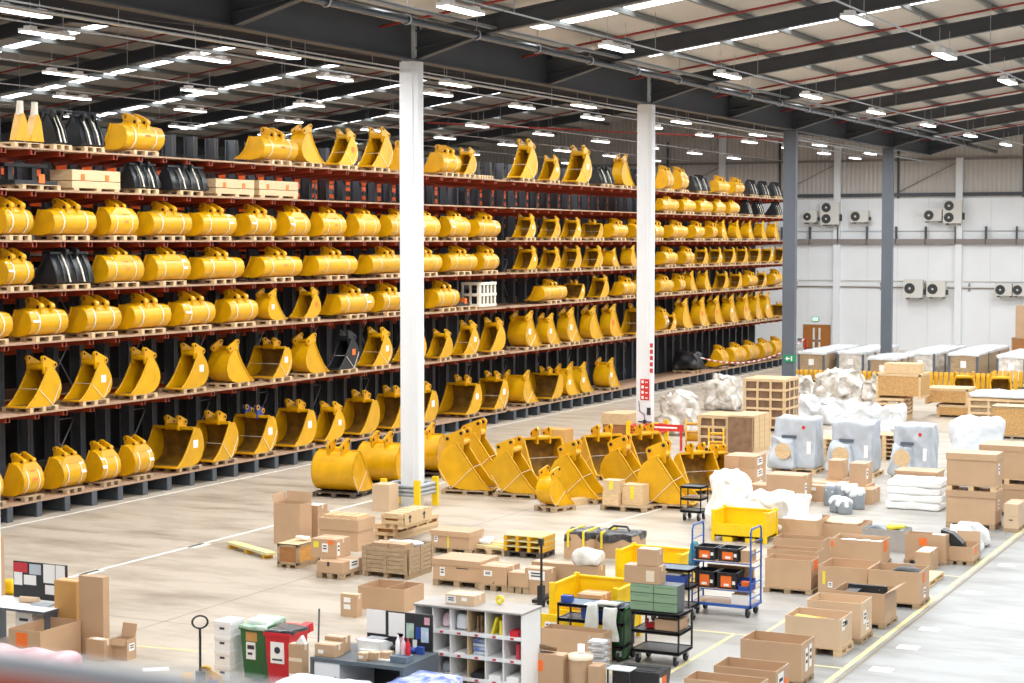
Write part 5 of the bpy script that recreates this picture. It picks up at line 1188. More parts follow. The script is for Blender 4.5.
# sage cabinet of six drawers, with cartons on it
x, y, z, w, d, h = D['gcab']; z = .965
t = thing('drawer_cabinet', 'sage green six-drawer cabinet on the black cart', 'cabinet', (x+w/2, y+d/2, z)); MB().box(-w/2, -d/2+.02, 0, w/2, d/2, h).build('body', 'slate', t)
for i in range(2):
    for j in range(3):
        dr = MB().box(-w/2+.01+i*w/2, -d/2, .01+j*h/3, -w/2+w/2+i*w/2-.006, -d/2+.02, (j+1)*h/3-.008).build('drawer', 'gcab', t)
        MB().box(-w/2+.06+i*w/2, -d/2-.012, (j+.78)*h/3, -w/2+w/2+i*w/2-.06, -d/2, (j+.86)*h/3).build('drawer_pull', 'gcab', dr)
carton(None, 'taped carton lying on the sage green cabinet', b=(x-.12, y+.02, z+h+.003, .68, .34, .32), labs=[('f', 'tape', .75, .45, .16, .2)])
carton(None, 'small carton on top of the taped carton', b=(x+.12, y+.05, z+h+.33, .4, .28, .3), labs=[('t', 'paper', .5, .5, .3, .15)])
x, y, z, w, d, h = D['cart2']
loose('red_tool', 'red clamp tool on the middle shelf of the black cart', 'tool', MB().box(-.1, -.06, 0, .12, .06, .07).box(-.1, -.02, .07, -.06, .02, .16).box(-.02, -.02, .07, .1, .02, .1), 'red', (x+.28, y+.3, .633))
carton(None, 'brown carton on the middle shelf of the black cart', b=(x+.42, y+.1, .634, .45, .5, .2), tape=False)
x, y, z, w, d, h = D['cart3']
t = thing('storage_bin', 'blue bin with red-edged papers on the dark cart', 'bin', (x+.45, y+.2, .765)); MB().prism([(-.2, 0), (.2, 0), (.26, .2), (-.26, .2)], 'y', -.18, .18).build('bin_body', 'bluebin', t); MB().box(-.2, -.12, .2, .12, .1, .24).build('papers', 'paper', t)
loose('teal_bag', 'teal plastic bag hanging from the blue trolley end', 'bag', wobble(gridbox(.22, .25, .55, 10, .09, .7), .03, 71), 'teal', (D['trol'][0]-.085, D['trol'][1]+.4, .9))
x, y, z, w, d, h = D['cart1']
t = thing('storage_bin', 'blue bin on the lower shelf of the blue-grey topped cart', 'bin', (x+.75, y+.3, .735)); MB().prism([(-.3, 0), (.3, 0), (.32, .18), (-.32, .18)], 'y', -.2, .2).build('bin_body', 'bluebin', t); MB().box(-.2, -.05, .18, .0, .08, .21).build('papers', 'paper', t)
loose('blue_box', 'small blue box at the left end of the blue-grey cart top', 'box', MB().box(-.1, -.07, 0, .1, .07, .1).box(-.1, -.07, .1, .1, .07, .12), 'bluebin', (x+.14, y+.15, 1.013))
loose('paper_sheet', 'white paper sheet on the blue-grey cart top', 'paper', MB().box(-.2, -.12, 0, .2, .12, .006), 'paper', (x+.72, y+.14, 1.013))
# blue trolley with totes
x, y, z, w, d, h = D['trol']; t = thing('blue_trolley', 'blue tubular trolley carrying black totes', 'trolley', (x+w/2, y+d/2, 0)); castors(t, w, d, .11)
TZ = (.26, .56, 1.13)
MB().box(-w/2, -d/2, TZ[0]-.06, w/2, -d/2+.04, TZ[0]).box(-w/2, d/2-.04, TZ[0]-.06, w/2, d/2, TZ[0]).box(-w/2, -d/2, TZ[0]-.06, -w/2+.04, d/2, TZ[0]).box(w/2-.04, -d/2, TZ[0]-.06, w/2, d/2, TZ[0]).build('base_frame', 'blue', t)
for zz in TZ: MB().box(-w/2+.03, -d/2+.03, zz-.02, w/2-.03, d/2-.03, zz-.004).build('shelf_board', 'card', t)
for sx in (-1, 1):
    X = sx*(w/2-.02); p = [(X, -d/2+.02, TZ[0]-.03), (X, -d/2+.02, h-.08), (X, -d/2+.08, h), (X, d/2-.08, h), (X, d/2-.02, h-.08), (X, d/2-.02, TZ[0]-.03)]
    MB().path(p, .02, 8).build('end_hoop', 'blue', t)
    for zz in (.4, .7, 1.0, 1.3, 1.55): MB().tube((X, -d/2+.02, zz), (X, d/2-.02, zz), .013, 6).build('end_rung', 'blue', t)
for yy in (-d/2+.02, d/2-.02):
    for zz in TZ[1:]: MB().tube((-w/2+.02, yy, zz-.02), (w/2-.02, yy, zz-.02), .012, 6).build('shelf_rail', 'blue', t)
def tote(label, loc, w=.46, d=.5, h=.27, lid=False):
    t = thing('tote', label, 'tote', loc); e = .02
    MB().box(-w/2+.02, -d/2+.02, 0, w/2-.02, d/2-.02, e).box(-w/2+.02, -d/2+.02, e, w/2-.02, -d/2+.04, h).box(-w/2+.02, d/2-.04, e, w/2-.02, d/2-.02, h).box(-w/2+.02, -d/2+.04, e, -w/2+.04, d/2-.04, h).box(w/2-.04, -d/2+.04, e, w/2-.02, d/2-.04, h).build('tote_body', 'blackp', t)
    MB().box(-w/2, -d/2, h-.05, w/2, -d/2+.02, h).box(-w/2, d/2-.02, h-.05, w/2, d/2, h).box(-w/2, -d/2, h-.05, -w/2+.02, d/2, h).box(w/2-.02, -d/2, h-.05, w/2, d/2, h).build('tote_rim', 'blackp', t)
    q = MB().box(-.13, -d/2+.01, .04, .1, -d/2+.02, h-.07).build('orange_label', 'orange', t); MB().box(-.06, -d/2+.005, .06, .05, -d/2+.01, .11).build('paper_label', 'paper', q)
    MB().box(.12, -d/2+.012, .1, .18, -d/2+.02, .17).build('paper_label', 'paper', t)
    return t
cx, cy = x+w/2, y+d/2
tote('black tote with orange label, upper shelf left on the blue trolley', (cx-.37, cy-.05, TZ[2]-.003)); tote('black tote with orange label, upper shelf right on the blue trolley', (cx+.13, cy-.05, TZ[2]-.003))
tote('black tote with orange label, middle shelf left on the blue trolley', (cx-.38, cy-.05, TZ[1]-.003), h=.34); tote('black tote with orange label, middle shelf right on the blue trolley', (cx+.1, cy-.05, TZ[1]-.003), h=.34)
carton(None, 'carton right of the upper totes on the blue trolley', b=(cx+.37, cy-.2, TZ[2]-.003, .2, .4, .24))
t2 = thing('storage_bin', 'blue open-front bin with an orange box on the trolley', 'bin', (cx+.46, cy-.15, TZ[1]-.003)); MB().box(-.12, -.18, 0, .16, .18, .02).prism([(-.18, .02), (-.18, .1), (.18, .22), (.18, .02)], 'x', .14, .16).prism([(-.18, .02), (-.18, .1), (.18, .22), (.18, .02)], 'x', -.12, -.1).box(-.12, .16, .02, .16, .18, .22).box(-.12, -.18, .02, .16, -.16, .09).build('bin_body', 'bluebin', t2); MB().box(-.06, -.1, .02, .08, .05, .17).build('orange_box', 'orange', t2)
carton(None, 'white carton on the bottom of the blue trolley', b=(cx+.2, cy-.28, TZ[0]-.003, .36, .5, .2), col='paper', tape=False)
carton(None, 'long carton behind the totes on the blue trolley', b=(cx-.5, cy+.215, TZ[1]-.003, 1.0, .1, .4), tape=False) 
# green wheelie bin with coats, cartons before it
def wheelie(label, loc, w, d, h, col, lid=None, rz=0):
    t = thing('wheelie_bin', label, 'wheelie bin', loc, rz); k = .8; mb = MB()
    v = [(-w/2*k, -d/2*k, .05), (w/2*k, -d/2*k, .05), (w/2*k, d/2*k, .05), (-w/2*k, d/2*k, .05), (-w/2, -d/2, h), (w/2, -d/2, h), (w/2, d/2, h), (-w/2, d/2, h)]
    vi = [(x_*.94, y_*.94, z_) for x_, y_, z_ in v[4:]]+[(x_*.85, y_*.85, h-.3) for x_, y_, z_ in v[4:]]
    mb.add(v+vi, [(3, 2, 1, 0), (0, 1, 5, 4), (1, 2, 6, 5), (2, 3, 7, 6), (3, 0, 4, 7), (4, 5, 9, 8), (5, 6, 10, 9), (6, 7, 11, 10), (7, 4, 8, 11), (8, 9, 13, 12), (9, 10, 14, 13), (10, 11, 15, 14), (11, 8, 12, 15), (12, 13, 14, 15)])
    mb.build('bin_body', col, t)
    MB().box(-w/2-.02, -d/2-.02, h-.06, w/2+.02, -d/2, h).box(-w/2-.02, -d/2, h-.06, -w/2, d/2, h).box(w/2, -d/2, h-.06, w/2+.02, d/2, h).build('rim', col, t)
    MB().box(-w/2, d/2, h-.1, w/2, d/2+.06, h+.01).tube((-w/2, d/2+.08, h-.02), (w/2, d/2+.08, h-.02), .018, 6).build('handle', col, t)
    for s in (-1, 1): MB().tube((s*w*.42-.03, d/2*.8, .1), (s*w*.42+.03, d/2*.8, .1), .1, 14).build('wheel', 'rubber', t)
    return t
x, y, z, w, d, h = D['gbin2']; wheelie('green wheelie bin beside the blue-grey cart, coats hung over it', (x+.12, y+.2, 0), .46, .5, 1.0, 'green')
t = thing('white_coat', 'off-white coats draped over the cart end', 'coat', (x+.0, y-.2, .42))
m = wobble(gridbox(.36, .09, .66, 14, .04, .75), .022, 91); m.xf(Matrix.Translation((.1, 0, -.05))); m.build('coat_body', 'coat', t)
m = wobble(gridbox(.3, .08, .5, 12, .035, .85), .02, 92); m.xf(Matrix.Translation((-.26, .02, .12))); m.build('sleeve', 'coat', t)
m = wobble(gridbox(.5, .4, .06, 10, .03), .02, 93); m.xf(Matrix.Translation((0, .2, .6))); m.build('coat_top', 'coat', t)
carton('oc41', 'large open carton in front of the blue-grey cart', True)
carton('bx42', 'carton with orange label and crumpled paper at the bottom edge', labs=[('f', 'orange', .42, .72, .22, .18)], tape=False)
x, y, z, w, d, h = D['bx42']; loose('crumpled_paper', 'crumpled brown paper on the orange-labelled carton', 'paper', wobble(gridbox(.5, .2, .1, 10, .04), .04, 101), 'brownitem', (x+w*.45, y+.14, h+.02))
t = thing('round_carton', 'round cardboard drum with pale lid beside the orange-labelled carton', 'drum', (x+w+.24, y+.2, 0)); MB().lathe([(.2, 0), (.2, h-.05)], n=20).build('drum_body', 'card', t); MB().lathe([(.215, h-.06), (.215, h+.01), (.0, h+.02)], n=20).build('lid', 'tape', t)
loose('white_cup', 'white roll standing on the round drum', 'roll', MB().lathe([(.06, 0), (.06, .14), (.04, .14), (.04, .02)], n=14), 'paper', (x+w+.22, y+.26, h+.025))
carton(None, 'narrow carton right of the round drum', b=(x+w+.46, y, 0, .2, .3, h-.12), tape=False)
t = thing('letter_tray_stand', 'wire letter tray stack with white papers', 'letter tray', (x+w+.42, y+.55, 0)); 
for i in range(5):
    zz = .5+.1*i; MB().box(-.17, -.13, zz, .17, .13, zz+.008).path([(-.17, -.13, zz+.04), (.17, -.13, zz+.04), (.17, .13, zz+.04), (-.17, .13, zz+.04)], .005, 4).build('tray', 'steel_l', t); MB().box(-.15, -.11, zz+.008, .14, .11, zz+.035).build('papers', 'paper', t)
for sx in (-1, 1): MB().tube((sx*.17, 0, 0), (sx*.17, 0, 1.0), .008, 5).build('upright_rod', 'steel_l', t)
t = thing('glass_table', 'small table with pale green top beside the letter trays', 'table', (x+w+.85, y+.5, 0)); MB().box(-.22, -.15, .5, .22, .15, .52).build('table_top', 'glass', t)
for sx in (-1, 1):
    for sy in (-1, 1): MB().cb(sx*.19, sy*.12, 0, .025, .025, .5).build('leg', 'blackm', t)
MB().box(-.12, -.08, .52, .1, .08, .525).build('paper', 'paper', t)
x, y, z, w, d, h = D['tote']; t = thing('lidded_crate', 'black lidded transport crate at the bottom edge with orange label', 'crate', (x+w/2, y+d/2, 0)); h = .3
MB().prism([(-w/2+.04, 0), (w/2-.04, 0), (w/2, h), (-w/2, h)], 'y', -d/2, d/2).build('crate_body', 'blackp', t)
for i, (u0, u1) in enumerate(((-.5, 0), (0, .5))): MB().box(-w/2, u0*d+.006, h, w/2, u1*d-.006, h+.03).box(-w*.35, u0*d+.07, h+.03, w*.35, u1*d-.07, h+.04).build('lid_half', 'blackp', t)
MB().box(w/2-.01, -.16, .06, w/2+.006, .05, .24).build('orange_label', 'orange', t); MB().box(w/2-.01, -.24, .06, w/2+.006, -.17, .24).build('paper_label', 'paper', t)
# ------------------------------------------------------------------ pigeonhole unit
x, y, z, w, d, h = D['ws']; t = thing('pigeonhole_unit', 'white pigeonhole shelving unit with red-marked shelf edges', 'shelving', (x+w/2, y+d/2, 0))
MB().box(-w/2-.02, -d/2-.02, h-.03, w/2+.02, d/2+.01, h).build('top_board', 'greytop', t)
MB().box(-w/2, -d/2, 0, -w/2+.02, d/2, h-.03).build('side_panel', 'mdfwhite', t); MB().box(w/2-.02, -d/2, 0, w/2, d/2, h-.03).build('side_panel', 'mdfwhite', t); MB().box(-w/2, d/2-.02, 0, w/2, d/2, h-.03).build('back_panel', 'mdfwhite', t)
NC = 6; rows_z = [h-.03-.385*k for k in range(1, 5)]
for k, zz in enumerate(rows_z):
    if zz < .05: continue
    s = MB().box(-w/2+.02, -d/2, zz-.018, w/2-.02, d/2-.02, zz).box(-w/2+.02, -d/2-.012, zz-.05, w/2-.02, -d/2, zz+.012).build('shelf', 'mdfwhite', t)
    for c in range(NC): MB().box(-w/2+.02+(c+.42)*(w-.04)/NC, -d/2-.016, zz-.04, -w/2+.02+(c+.62)*(w-.04)/NC, -d/2-.012, zz-.005).build('red_marker', 'inkred', s)
for c in range(1, NC):
    X = -w/2+.02+c*(w-.04)/NC; MB().box(X-.009, -d/2, .0, X+.009, d/2-.02, h-.03).build('divider', 'mdfwhite' if c != 3 else 'wood', t)
cw = (w-.04)/NC
def cub(c, r, mb, m, name, label, cat='stored item'):
    loose(name, label, cat, mb, m, (x+.02+(c+.5)*cw, y+d/2, rows_z[r]+.001))
cub(1, 0, wobble(gridbox(.2, .4, .26, 8, .07, .8), .02, 111), 'film_p', 'pink_bag', 'pink bag in the top row, second pigeonhole', 'bag')
cub(2, 0, wobble(gridbox(.23, .5, .3, 8, .06), .02, 112), 'film', 'white_bag', 'white bag in the top row, third pigeonhole', 'bag')
cub(3, 0, MB().box(-.03, -.3, 0, .0, .2, .28).box(.04, -.3, 0, .07, .2, .3), 'brownitem', 'brown_belts', 'brown folders in the top row, fourth pigeonhole', 'folders')
cub(4, 0, MB().prism([(-.1, 0), (-.06, 0), (.03, .29), (-.01, .29)], 'y', -.3, .1).box(.06, -.3, 0, .11, .1, .24), 'ytape', 'yellow_folders', 'yellow folders in the top row, fifth pigeonhole', 'folders')
cub(5, 0, MB().box(-.06, -.34, 0, .1, -.1, .1), 'red', 'red_box', 'red box in the top row, last pigeonhole', 'box')
cub(0, 1, MB().box(-.1, -.3, 0, .02, -.1, .1).tube((.07, -.25, 0), (.07, -.25, .18), .035, 10), 'red', 'red_items', 'red pot and roll in the second row, first pigeonhole', 'pot')
for i in range(4): loose('folded_cloth', f'folded blue-white cloth in the second row, {("bottom", "second", "third", "top")[i]} of the stack', 'cloth', wobble(gridbox(.24, .45, .066, 6, .02), .006, 120+i), 'film_bb' if i % 2 else 'film_bl', (x+.02+3.5*cw, y+d/2-.05, rows_z[1]+.002+.07*i), 'folded cloths in the pigeonholes')
cub(5, 1, MB().box(.04, -.3, 0, .1, .1, .26), 'inkred', 'red_folder', 'dark red folder in the second row, last pigeonhole', 'folder')
for c in (1, 2): cub(c, 1, MB().box(-.1, -.33, 0, .1, .1, .02), 'paper', 'paper_stack', ('paper stack in the second row, second pigeonhole', 'paper stack in the second row, third pigeonhole')[c-1], 'papers')
cub(0, 2, MB().box(-.1, -.3, 0, .11, .1, .12), 'card_o', 'card_tray', 'brown card tray in the third row, first pigeonhole', 'tray')
cub(1, 2, wobble(gridbox(.2, .35, .18, 8, .06), .03, 131), 'film_g', 'grey_bag', 'grey bag in the third row, second pigeonhole', 'bag')
for c in (3, 4, 5): cub(c, 2, MB().box(-.11, -.36, 0, .11, .1, .09), 'blackp' if c == 3 else 'paper', 'small_tray', {3: 'dark webbing tray in the third row, fourth pigeonhole', 4: 'white tray in the third row, fifth pigeonhole', 5: 'white tray in the third row, last pigeonhole'}[c], 'tray')
carton(None, 'white-labelled carton lying on the pigeonhole unit', b=(x+.5, y+.18, h+.004, .55, .42, .17), col='card_l', labs=[('f', 'paper', .2, .5, .18, .12), ('f', 'paper', .65, .6, .1, .06)])
loose('yellow_figure', 'small yellow tape roll standing on the pigeonhole unit', 'tape roll', MB().ring((0, 0, .075), 'y', .035, .075, .03, 16), 'ytape', (x+1.35, y+.55, h+.005))
# ------------------------------------------------------------------ packing bench
x, y, z, w, d, h = D['bench']; d = 1.2; t = thing('packing_bench', 'dark grey packing bench with white cupboard', 'bench', (x+w/2, y+d/2, 0))
MB().box(-w/2, -d/2, h-.06, w/2, d/2, h).build('bench_top', 'slate', t)
for sx in (-1, 1): MB().box(sx*(w/2-.03)-.03, -d/2, 0, sx*(w/2-.03)+.03, d/2, h-.06).build('leg_frame', 'slate', t)
c = MB().box(-w/2+.07, -d/2+.02, .1, -w/2+.55, d/2-.05, h-.07).build('cupboard', 'mdfwhite', t); MB().box(-w/2+.47, -d/2+.005, .45, -w/2+.49, -d/2+.02, .6).build('cupboard_handle', 'steel_l', c)
MB().box(-w/2+.05, d/2-.05, .12, w/2-.05, d/2-.03, h-.1).build('back_panel', 'blackp', t)
pb = MB().box(-w/2+.4, d/2-.03, h, w/2-.1, d/2, h+.62).build('pinboard', 'blackp', t)
for u0, u1, v0, v1, m in ((.4, .76, .22, .62, 'paper'), (.82, 1.13, .2, .6, 'paper'), (.98, 1.1, .14, .26, 'film_p'), (1.16, 1.3, .2, .45, 'greenlid'), (1.28, 1.36, .05, .18, 'paper'), (1.34, 1.43, .2, .4, 'inkblue'), (1.44, 1.58, .15, .4, 'film_bl'), (1.5, 1.6, .45, .57, 'film_p')):
    MB().box(-w/2+u0, d/2-.036, h+v0, -w/2+u1, d/2-.03, h+v1).build('pinned_note', m, pb)
def on_bench(u, v, mb, m, name, label, cat): return loose(name, label, cat, mb, m, (x+u*w, y+v*d, h+.002))
t = thing('printer', 'white label printer on the packing bench', 'printer', (x+.42*w, y+.72*d, h+.002)); MB().prism([(-.2, 0), (.2, 0), (.2, .12), (-.02, .2), (-.2, .2)], 'x', -.22, .22).build('printer_body', 'lampbody', t); MB().box(-.16, -.26, .04, .16, -.2, .06).build('paper_tray', 'paper', t); MB().box(-.16, -.04, .2, .16, .15, .212).build('printer_lid', 'steel_l', t)
carton(None, 'square carton on the left end of the packing bench', b=(x+.03, y+.1, h+.003, .38, .3, .2), labs=[('f', 'paper', .3, .4, .1, .06)])
carton(None, 'carton behind the square carton on the bench end', b=(x+.02, y+.43, h+.003, .34, .26, .26))
for i in range(3): carton(None, f'small flat carton in a row on the bench, {ORD[i]} from the front', b=(x+.82+.16*i, y+.12+.1*i, h+.003, .15, .2, .12), labs=[('f', 'paper', .5, .5, .08, .05)] if i == 0 else ())
on_bench(.87, .3, MB().box(-.15, -.12, 0, .15, .12, .1), 'mat', 'blue_tray', 'blue-grey tray at the right end of the bench', 'tray')
for i, (dx, m, hh) in enumerate(((-.1, 'paper', .32), (0, 'film_p', .3), (.09, 'red', .28))):
    loose('bottle', f'bottle in the bench tray, {("white, left", "pink-labelled, middle", "red, right")[i]}', 'bottle', MB().lathe([(.035, 0), (.04, .02), (.04, hh*.65), (.015, hh*.8), (.015, hh)], n=10), m, (x+.87*w+dx, y+.34*d, h+.105), 'bottles in the bench tray')
on_bench(.7, .3, MB().box(-.12, -.1, 0, .12, .1, .02), 'paper', 'paper_pad', 'white paper pad on the bench front', 'paper')
on_bench(.3, .75, MB().box(-.1, -.1, 0, .1, .1, .16).box(-.12, -.12, .16, .12, .12, .18), 'film_p', 'tape_dispenser', 'pale red-edged folder pile left of the printer', 'folders')
on_bench(.62, .82, MB().tube((-.1, 0, .05), (.1, 0, .05), .05, 12).tube((.14, .02, .06), (.26, .02, .06), .06, 12), 'blackp', 'tape_roll', 'dark tape rolls below the pinboard', 'tape roll')
on_bench(.8, .8, MB().tube((-.1, 0, .05), (.06, 0, .05), .05, 12).box(.08, -.04, 0, .2, .04, .12), 'bluebin', 'blue_roll', 'blue tape roll and cup below the pinboard', 'tape roll')
wrapped(None, 'blue-white film-wrapped load at the bottom edge before the bench', 'film_bl', .03, 16, .1, b=(-15.9, 24.2, 0, 1.45, .75, .72))
wrapped(None, 'load under blue printed film at the bottom edge', 'film_bb', .035, 16, .1, b=(-14.35, 24.75, 0, 1.0, 1.15, .72))
# ------------------------------------------------------------------ bins, archive boxes, pallet truck
x, y, z, w, d, h = D['gb']; t = wheelie('green wheelie bin with open clear liner beside the white boxes', (x+.23, y+.3, 0), .5, .6, .98, 'green')
m = wobble(gridbox(.56, .66, .1, 12, .04), .03, 141); m.xf(Matrix.Translation((0, 0, .93))); m.build('liner', 'greenlid', t)
m = wobble(gridbox(.34, .34, .12, 8, .05), .03, 142); m.xf(Matrix.Translation((-.02, 0, .96))); m.build('waste_paper', 'paper', t)
MB().box(-.13, -.3, .72, .1, -.285, .88).build('orange_sticker', 'card_o', t); q = MB().box(-.13, -.295, .4, .06, -.27, .7).build('white_sticker', 'paper', t); MB().box(-.1, -.3, .58, .04, -.29, .65).box(-.09, -.3, .48, .0, -.29, .52).build('print', 'ink', q)
x, y, z, w, d, h = D['rb']; t = wheelie('red wheelie bin with black liner beside the green one', (x+.28, y+.3, 0), .5, .6, .98, 'red')
m = wobble(gridbox(.56, .62, .1, 12, .04), .03, 143); m.xf(Matrix.Translation((0, -.02, .93))); m.build('liner', 'liner', t)
q = MB().box(-.14, -.295, .45, .13, -.272, .82).build('white_sticker', 'paper', t); MB().tube((.0, -.302, .68), (.0, -.29, .68), .06, 12).box(-.1, -.3, .5, .1, -.29, .53).build('print', 'ink', q)
MB().box(-.27, .32, .9, .27, .45, 1.0).prism([(.2, .95), (.45, .98), (.45, 1.05), (.2, 1.02)], 'x', .1, .26).build('folded_lid', 'red', t)
t = thing('broom', 'dark broom handle standing behind the red bin', 'broom', (x+.5, y+.95, 0)); MB().tube((0, 0, .1), (.03, .02, 1.25), .017, 6).build('handle', 'steel', t); MB().cb(0, 0, 0, .3, .06, .1).build('head', 'blackp', t)
x, y, z, w, d, h = D['ws4']
for i in range(4):
    hb = h/4; t = thing('archive_box', f'white archive box, {("bottom", "second from bottom", "third from bottom", "top")[i]} of the stack by the green bin', 'box', (x+w/2, y+d/2, i*hb), 0, 'white archive boxes')
    MB().box(-w/2, -d/2, .001, w/2, d/2, hb-.001).build('box_body', 'mdfwhite', t); MB().box(-w/2-.012, -d/2-.012, hb-.07, w/2+.012, d/2+.012, hb-.002).build('lid', 'paper', t); MB().box(-.05, -d/2-.004, hb*.45, .05, -d/2, hb*.6).build('hand_hole', 'ink', t)
t = thing('pallet_truck', 'yellow hand pallet truck with black loop handle at the bottom edge', 'pallet truck', (-18.1, 25.35, 0), R(38))
MB().tube((0, 0, .25), (0, -.06, 1.15), .022, 8).build('tiller', 'blackm', t)
m = MB(); pts = [(.13*math.cos(a), -.075-.01*math.sin(a), 1.27+.11*math.sin(a)) for a in [i*math.pi/8 for i in range(17)]]; m.path(pts, .018, 6); m.build('handle_loop', 'blackm', t)
MB().tube((0, -.05, 0), (0, -.05, .32), .06, 12).box(-.08, -.1, .1, .08, .04, .42).build('pump', 'blackm', t)
MB().prism([(.0, .0), (.5, 0), (.36, .3), (.12, .46), (.0, .46)], 'y', .02, .1).box(-.02, .02, .3, .18, .2, .46).build('body', 'yellow', t)
MB().box(.12, .012, .12, .3, .02, .24).build('sticker', 'inkblue', t); MB().box(.15, .01, .25, .2, .02, .3).build('sticker', 'red', t)
for u in (-.25, .12): MB().box(u, .1, .06, u+.16, 1.2, .12).build('fork', 'yellow', t)
for u in (-.17, .2): MB().tube((u-.03, 1.0, .05), (u+.03, 1.0, .05), .05, 10).build('roller', 'rubber', t)
carton('wt', 'tall taped carton before the red bin', labs=[('f', 'tape', .5, .72, .26, .06), ('f', 'paper', .3, .3, .14, .3)])
x, y, z, w, d, h = D['wt']; loose('white_card', 'folded white card on the tall taped carton', 'card', MB().prism([(-.1, 0), (.1, 0), (.02, .14)], 'y', -.06, .02), 'paper', (x+.2, y+.1, h+.006)); 
t = thing('pallet_truck', 'black-handled pallet truck behind the pigeonhole unit', 'pallet truck', (-16.05, 34.7, 0)); MB().tube((0, 0, .3), (0, 0, 1.3), .028, 8).build('tiller', 'blackm', t); MB().box(-.05, -.06, 1.3, .05, .02, 1.45).box(-.06, -.08, .0, .06, .06, .45).build('handle_grip', 'blackm', t); MB().box(-.25, .06, .05, -.1, 1.1, .12).box(.1, .06, .05, .25, 1.1, .12).build('fork', 'blackm', t)
# ------------------------------------------------------------------ desk corner, lower left
x, y, z, w, d, h = D['desk']; d = .95; t = thing('desk', 'white-topped desk at the left edge with a black notice board', 'desk', (x+w/2, y+d/2, 0))
MB().box(-w/2, -d/2, .75, w/2, d/2, .79).build('desk_top', 'mdfwhite', t); MB().box(-w/2-.002, -d/2-.004, .745, w/2+.004, -d/2, .79).box(w/2, -d/2, .745, w/2+.004, d/2, .79).build('edge_band', 'steel', t)
for sx in (-1, 1): MB().box(sx*(w/2-.06)-.03, -d/2+.05, 0, sx*(w/2-.06)+.03, d/2-.05, .75).build('leg_frame', 'steel', t)
c = MB().box(.1, -d/2+.12, .05, .5, d/2-.1, .7).build('pedestal', 'lampbody', t); MB().box(.2, -d/2+.11, .55, .4, -d/2+.12, .6).build('drawer_pull', 'grille', c)
pb = MB().box(-.62, d/2-.04, .79, w/2-.22, d/2, 1.5).build('notice_board', 'blackp', t)
for u0, u1, v0, v1, m in ((-.61, -.27, .5, .69, 'inkred'), (-.6, -.4, .25, .5, 'paper'), (-.36, -.06, .27, .46, 'paper'), (-.22, .06, .48, .68, 'film_g'), (.12, .4, .34, .7, 'paper'), (.42, .64, .34, .7, 'paper'), (.16, .45, .12, .3, 'paper')):
    MB().box(u0, d/2-.046, .79+v0, u1, d/2-.04, .79+v1).build('pinned_note', m, pb)
loose('red_can', 'red-labelled tin at the right back of the desk', 'tin', MB().lathe([(.05, 0), (.05, .2), (.045, .21)], n=12), 'red', (x+w-.1, y+d*.62, .793))
loose('paper_roll', 'beige roll on the left of the desk', 'roll', MB().tube((-.2, 0, .06), (.2, .05, .06), .06, 12), 'card_l', (x+.95, y+.55, .793))
loose('keyboard', 'pale tray in the middle of the desk', 'tray', MB().box(-.22, -.1, 0, .22, .1, .03).box(-.2, -.08, .03, .2, .08, .034), 'film_g', (x+1.35, y+.5, .793))
carton(None, 'carton at the left edge standing beyond the desk', b=(-28.2, 30.0, 0, 1.25, .6, 1.35), tape=True)
loose('white_sack', 'white sheet hanging at the left edge beyond the desk', 'sheet', wobble(gridbox(.5, .3, 1.0, 8, .08), .03, 151), 'film', (-26.75, 29.6, 0))
loose('yellow_cable', 'yellow rag beside the white sheet at the left edge', 'cloth', wobble(gridbox(.45, .3, .35, 8, .1, .6), .04, 153), 'yellow2', (-27.1, 30.95, .0))
carton('ld1', 'tall orange-brown carton standing beside the desk', col='card_o', b=D['ld1'][:4]+(.3, D['ld1'][5]))
carton('ld2', 'tall pale brown carton right of the orange-brown one', col='card', tape=False)
carton('loc', 'wide open carton with orange label in front of the desk', True, labs=[('f', 'orange', .42, .72, .26, .26), ('f', 'paper', .15, .3, .22, .2)])
carton('tb1', 'small carton with pale tape before the tall cartons', labs=[('t', 'paper', .5, .5, .2, .12)])
x, y, z, w, d, h = D['tb1']; carton(None, 'upright small carton behind the pale-taped one', b=(x, y+.25, 0, w*.6, .16, h*1.5)) if False else None
carton('tb2', 'small open carton with raised flaps and white label', True, flaps=2|1, labs=[('r', 'paper', .5, .6, .16, .14)])
wrapped(None, 'pink-white film-wrapped pallet load in the lower left corner', 'film_p', .025, 20, .12, b=(-21.2, 22.5, .15, 1.95, 1.25, .8)); pallet('pallet under the pink-white wrapped load', (-20.2, 23.1, 0), 0, 'wood_g', None, 1.4, 1.2)
# ------------------------------------------------------------------ column guards and signs
def guard(cx, cy, red=False):
    t = thing('column_guard', 'yellow posts and grey rails guarding the nearest white column' if not red else 'yellow posts and red signs guarding the second white column', 'column guard', (cx, cy, 0)); a = .55
    for sx in (-1, 1):
        for sy in (-1, 1): MB().cb(sx*a, sy*a, 0, .17, .12, .85).build('post', 'yellow2', t)
    for z in (.42, .54, .66):
        for s in (-1, 1): MB().tube((-a, s*a, z), (a, s*a, z), .06, 8).tube((s*a, -a, z), (s*a, a, z), .06, 8).build('rail', 'steel_l' if not red else 'flagred', t)
guard(VX0-.02, FR[2]-.32); guard(VX0, FR[4], True)
t = thing('fire_sign', 'red and white fire notices on the second white column', 'sign', (VX0, FR[4]-.19, 0))
for dx, z0, z1 in ((-.2, 1.65, 2.45),):
    q = MB().box(dx-.02, -.02, z0, dx+.34, 0, z1).build('sign_plate', 'flagred', t)
    m = MB()
    for k in range(4): zz = z0+.04+k*(z1-z0)/4; m.box(dx+.03, -.03, zz, dx+.12, -.02, zz+.11).box(dx+.18, -.03, zz+.02, dx+.28, -.02, zz+.06)
    m.build('white_symbols', 'paper', q)
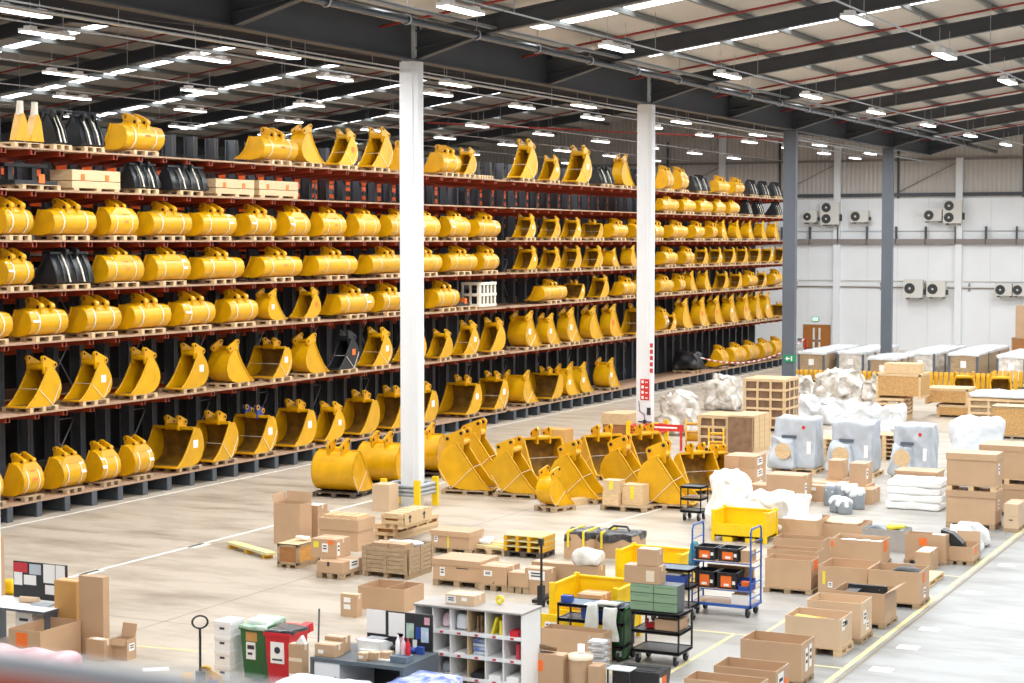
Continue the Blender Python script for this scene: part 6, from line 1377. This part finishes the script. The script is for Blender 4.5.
MB().box(.16, -.02, 2.65, .3, 0, 3.9).build('vertical_lettering', 'paper', t)
m = MB()
for k in range(5): m.box(.17, -.03, 2.7+.24*k, .29, -.02, 2.86+.24*k)
m.build('red_letters', 'inkred', t); MB().box(.05, -.02, 1.08, .2, 0, 1.36).build('dark_notice', 'ink', t)
t = thing('hose_reel', 'thin black cable and reel on the second white column', 'cable', (VX0, FR[4]-.19, 0)); MB().path([(-.28, -.02, 1.6), (-.24, -.02, 1.2), (-.06, -.02, 1.1), (-.03, -.02, .85)], .014, 5).build('cable', 'ink', t); MB().box(-.28, -.05, .8, .26, -.01, .84).tube((-.03, -.06, .82), (-.03, 0, .82), .08, 12).build('bracket', 'ink', t)
t = thing('fire_barrier', 'red and white lettered board behind the floor buckets', 'sign', (-24.2, 63.0, 0)); MB().box(-.7, 0, .7, .8, .05, .95).build('board', 'flagred', t)
for s in (-.6, .7): MB().box(s-.04, 0, 0, s+.04, .06, .7).build('post', 'flagred', t)
MB().box(-.45, -.006, .8, .55, 0, .86).build('white_letters', 'paper', t)
t = thing('exit_sign', 'green exit sign with white arrow on the grey column', 'sign', (VX0, FR[6]-.19, 2.0)); MB().box(-.3, -.03, 0, .3, 0, .35).build('sign_plate', 'exitgreen', t)
MB().prism([(-.22, .17), (-.1, .27), (-.1, .2), (.0, .2), (.0, .14), (-.1, .14), (-.1, .07)], 'y', -.036, -.03).box(.06, -.036, .06, .12, -.03, .28).build('white_arrow', 'paper', t)
# ------------------------------------------------------------------ handrail of the gallery the photo was taken from
t = thing('handrail', 'pale grey gallery handrail with orange mesh, out of focus at the lower left', 'handrail', (0, 0, 0))
RA, RB = Vector((-2.4, 1.515, 7.25)), Vector((-.4, 1.5, 7.25))
MB().tube(RA, RB, .0125, 14).build('rail', 'rail', t)
dn = Vector((0, 0, -.06)); m = MB().box(RA.x, RA.y-.003, RA.z-.75, RB.x, RA.y+.003, RA.z-.016)
m.build('orange_mesh', 'railorange', t)
for u in (.1, .9): p = RA.lerp(RB, u); MB().tube(p, p+Vector((0, 0, -1.2)), .024, 10).build('stanchion', 'rail', t)
o = MB().box(-3.2, .2, 5.0, .8, 2.2, 5.25).build('gallery_floor', 'floor'); tag(o, None, None, None, 'structure')
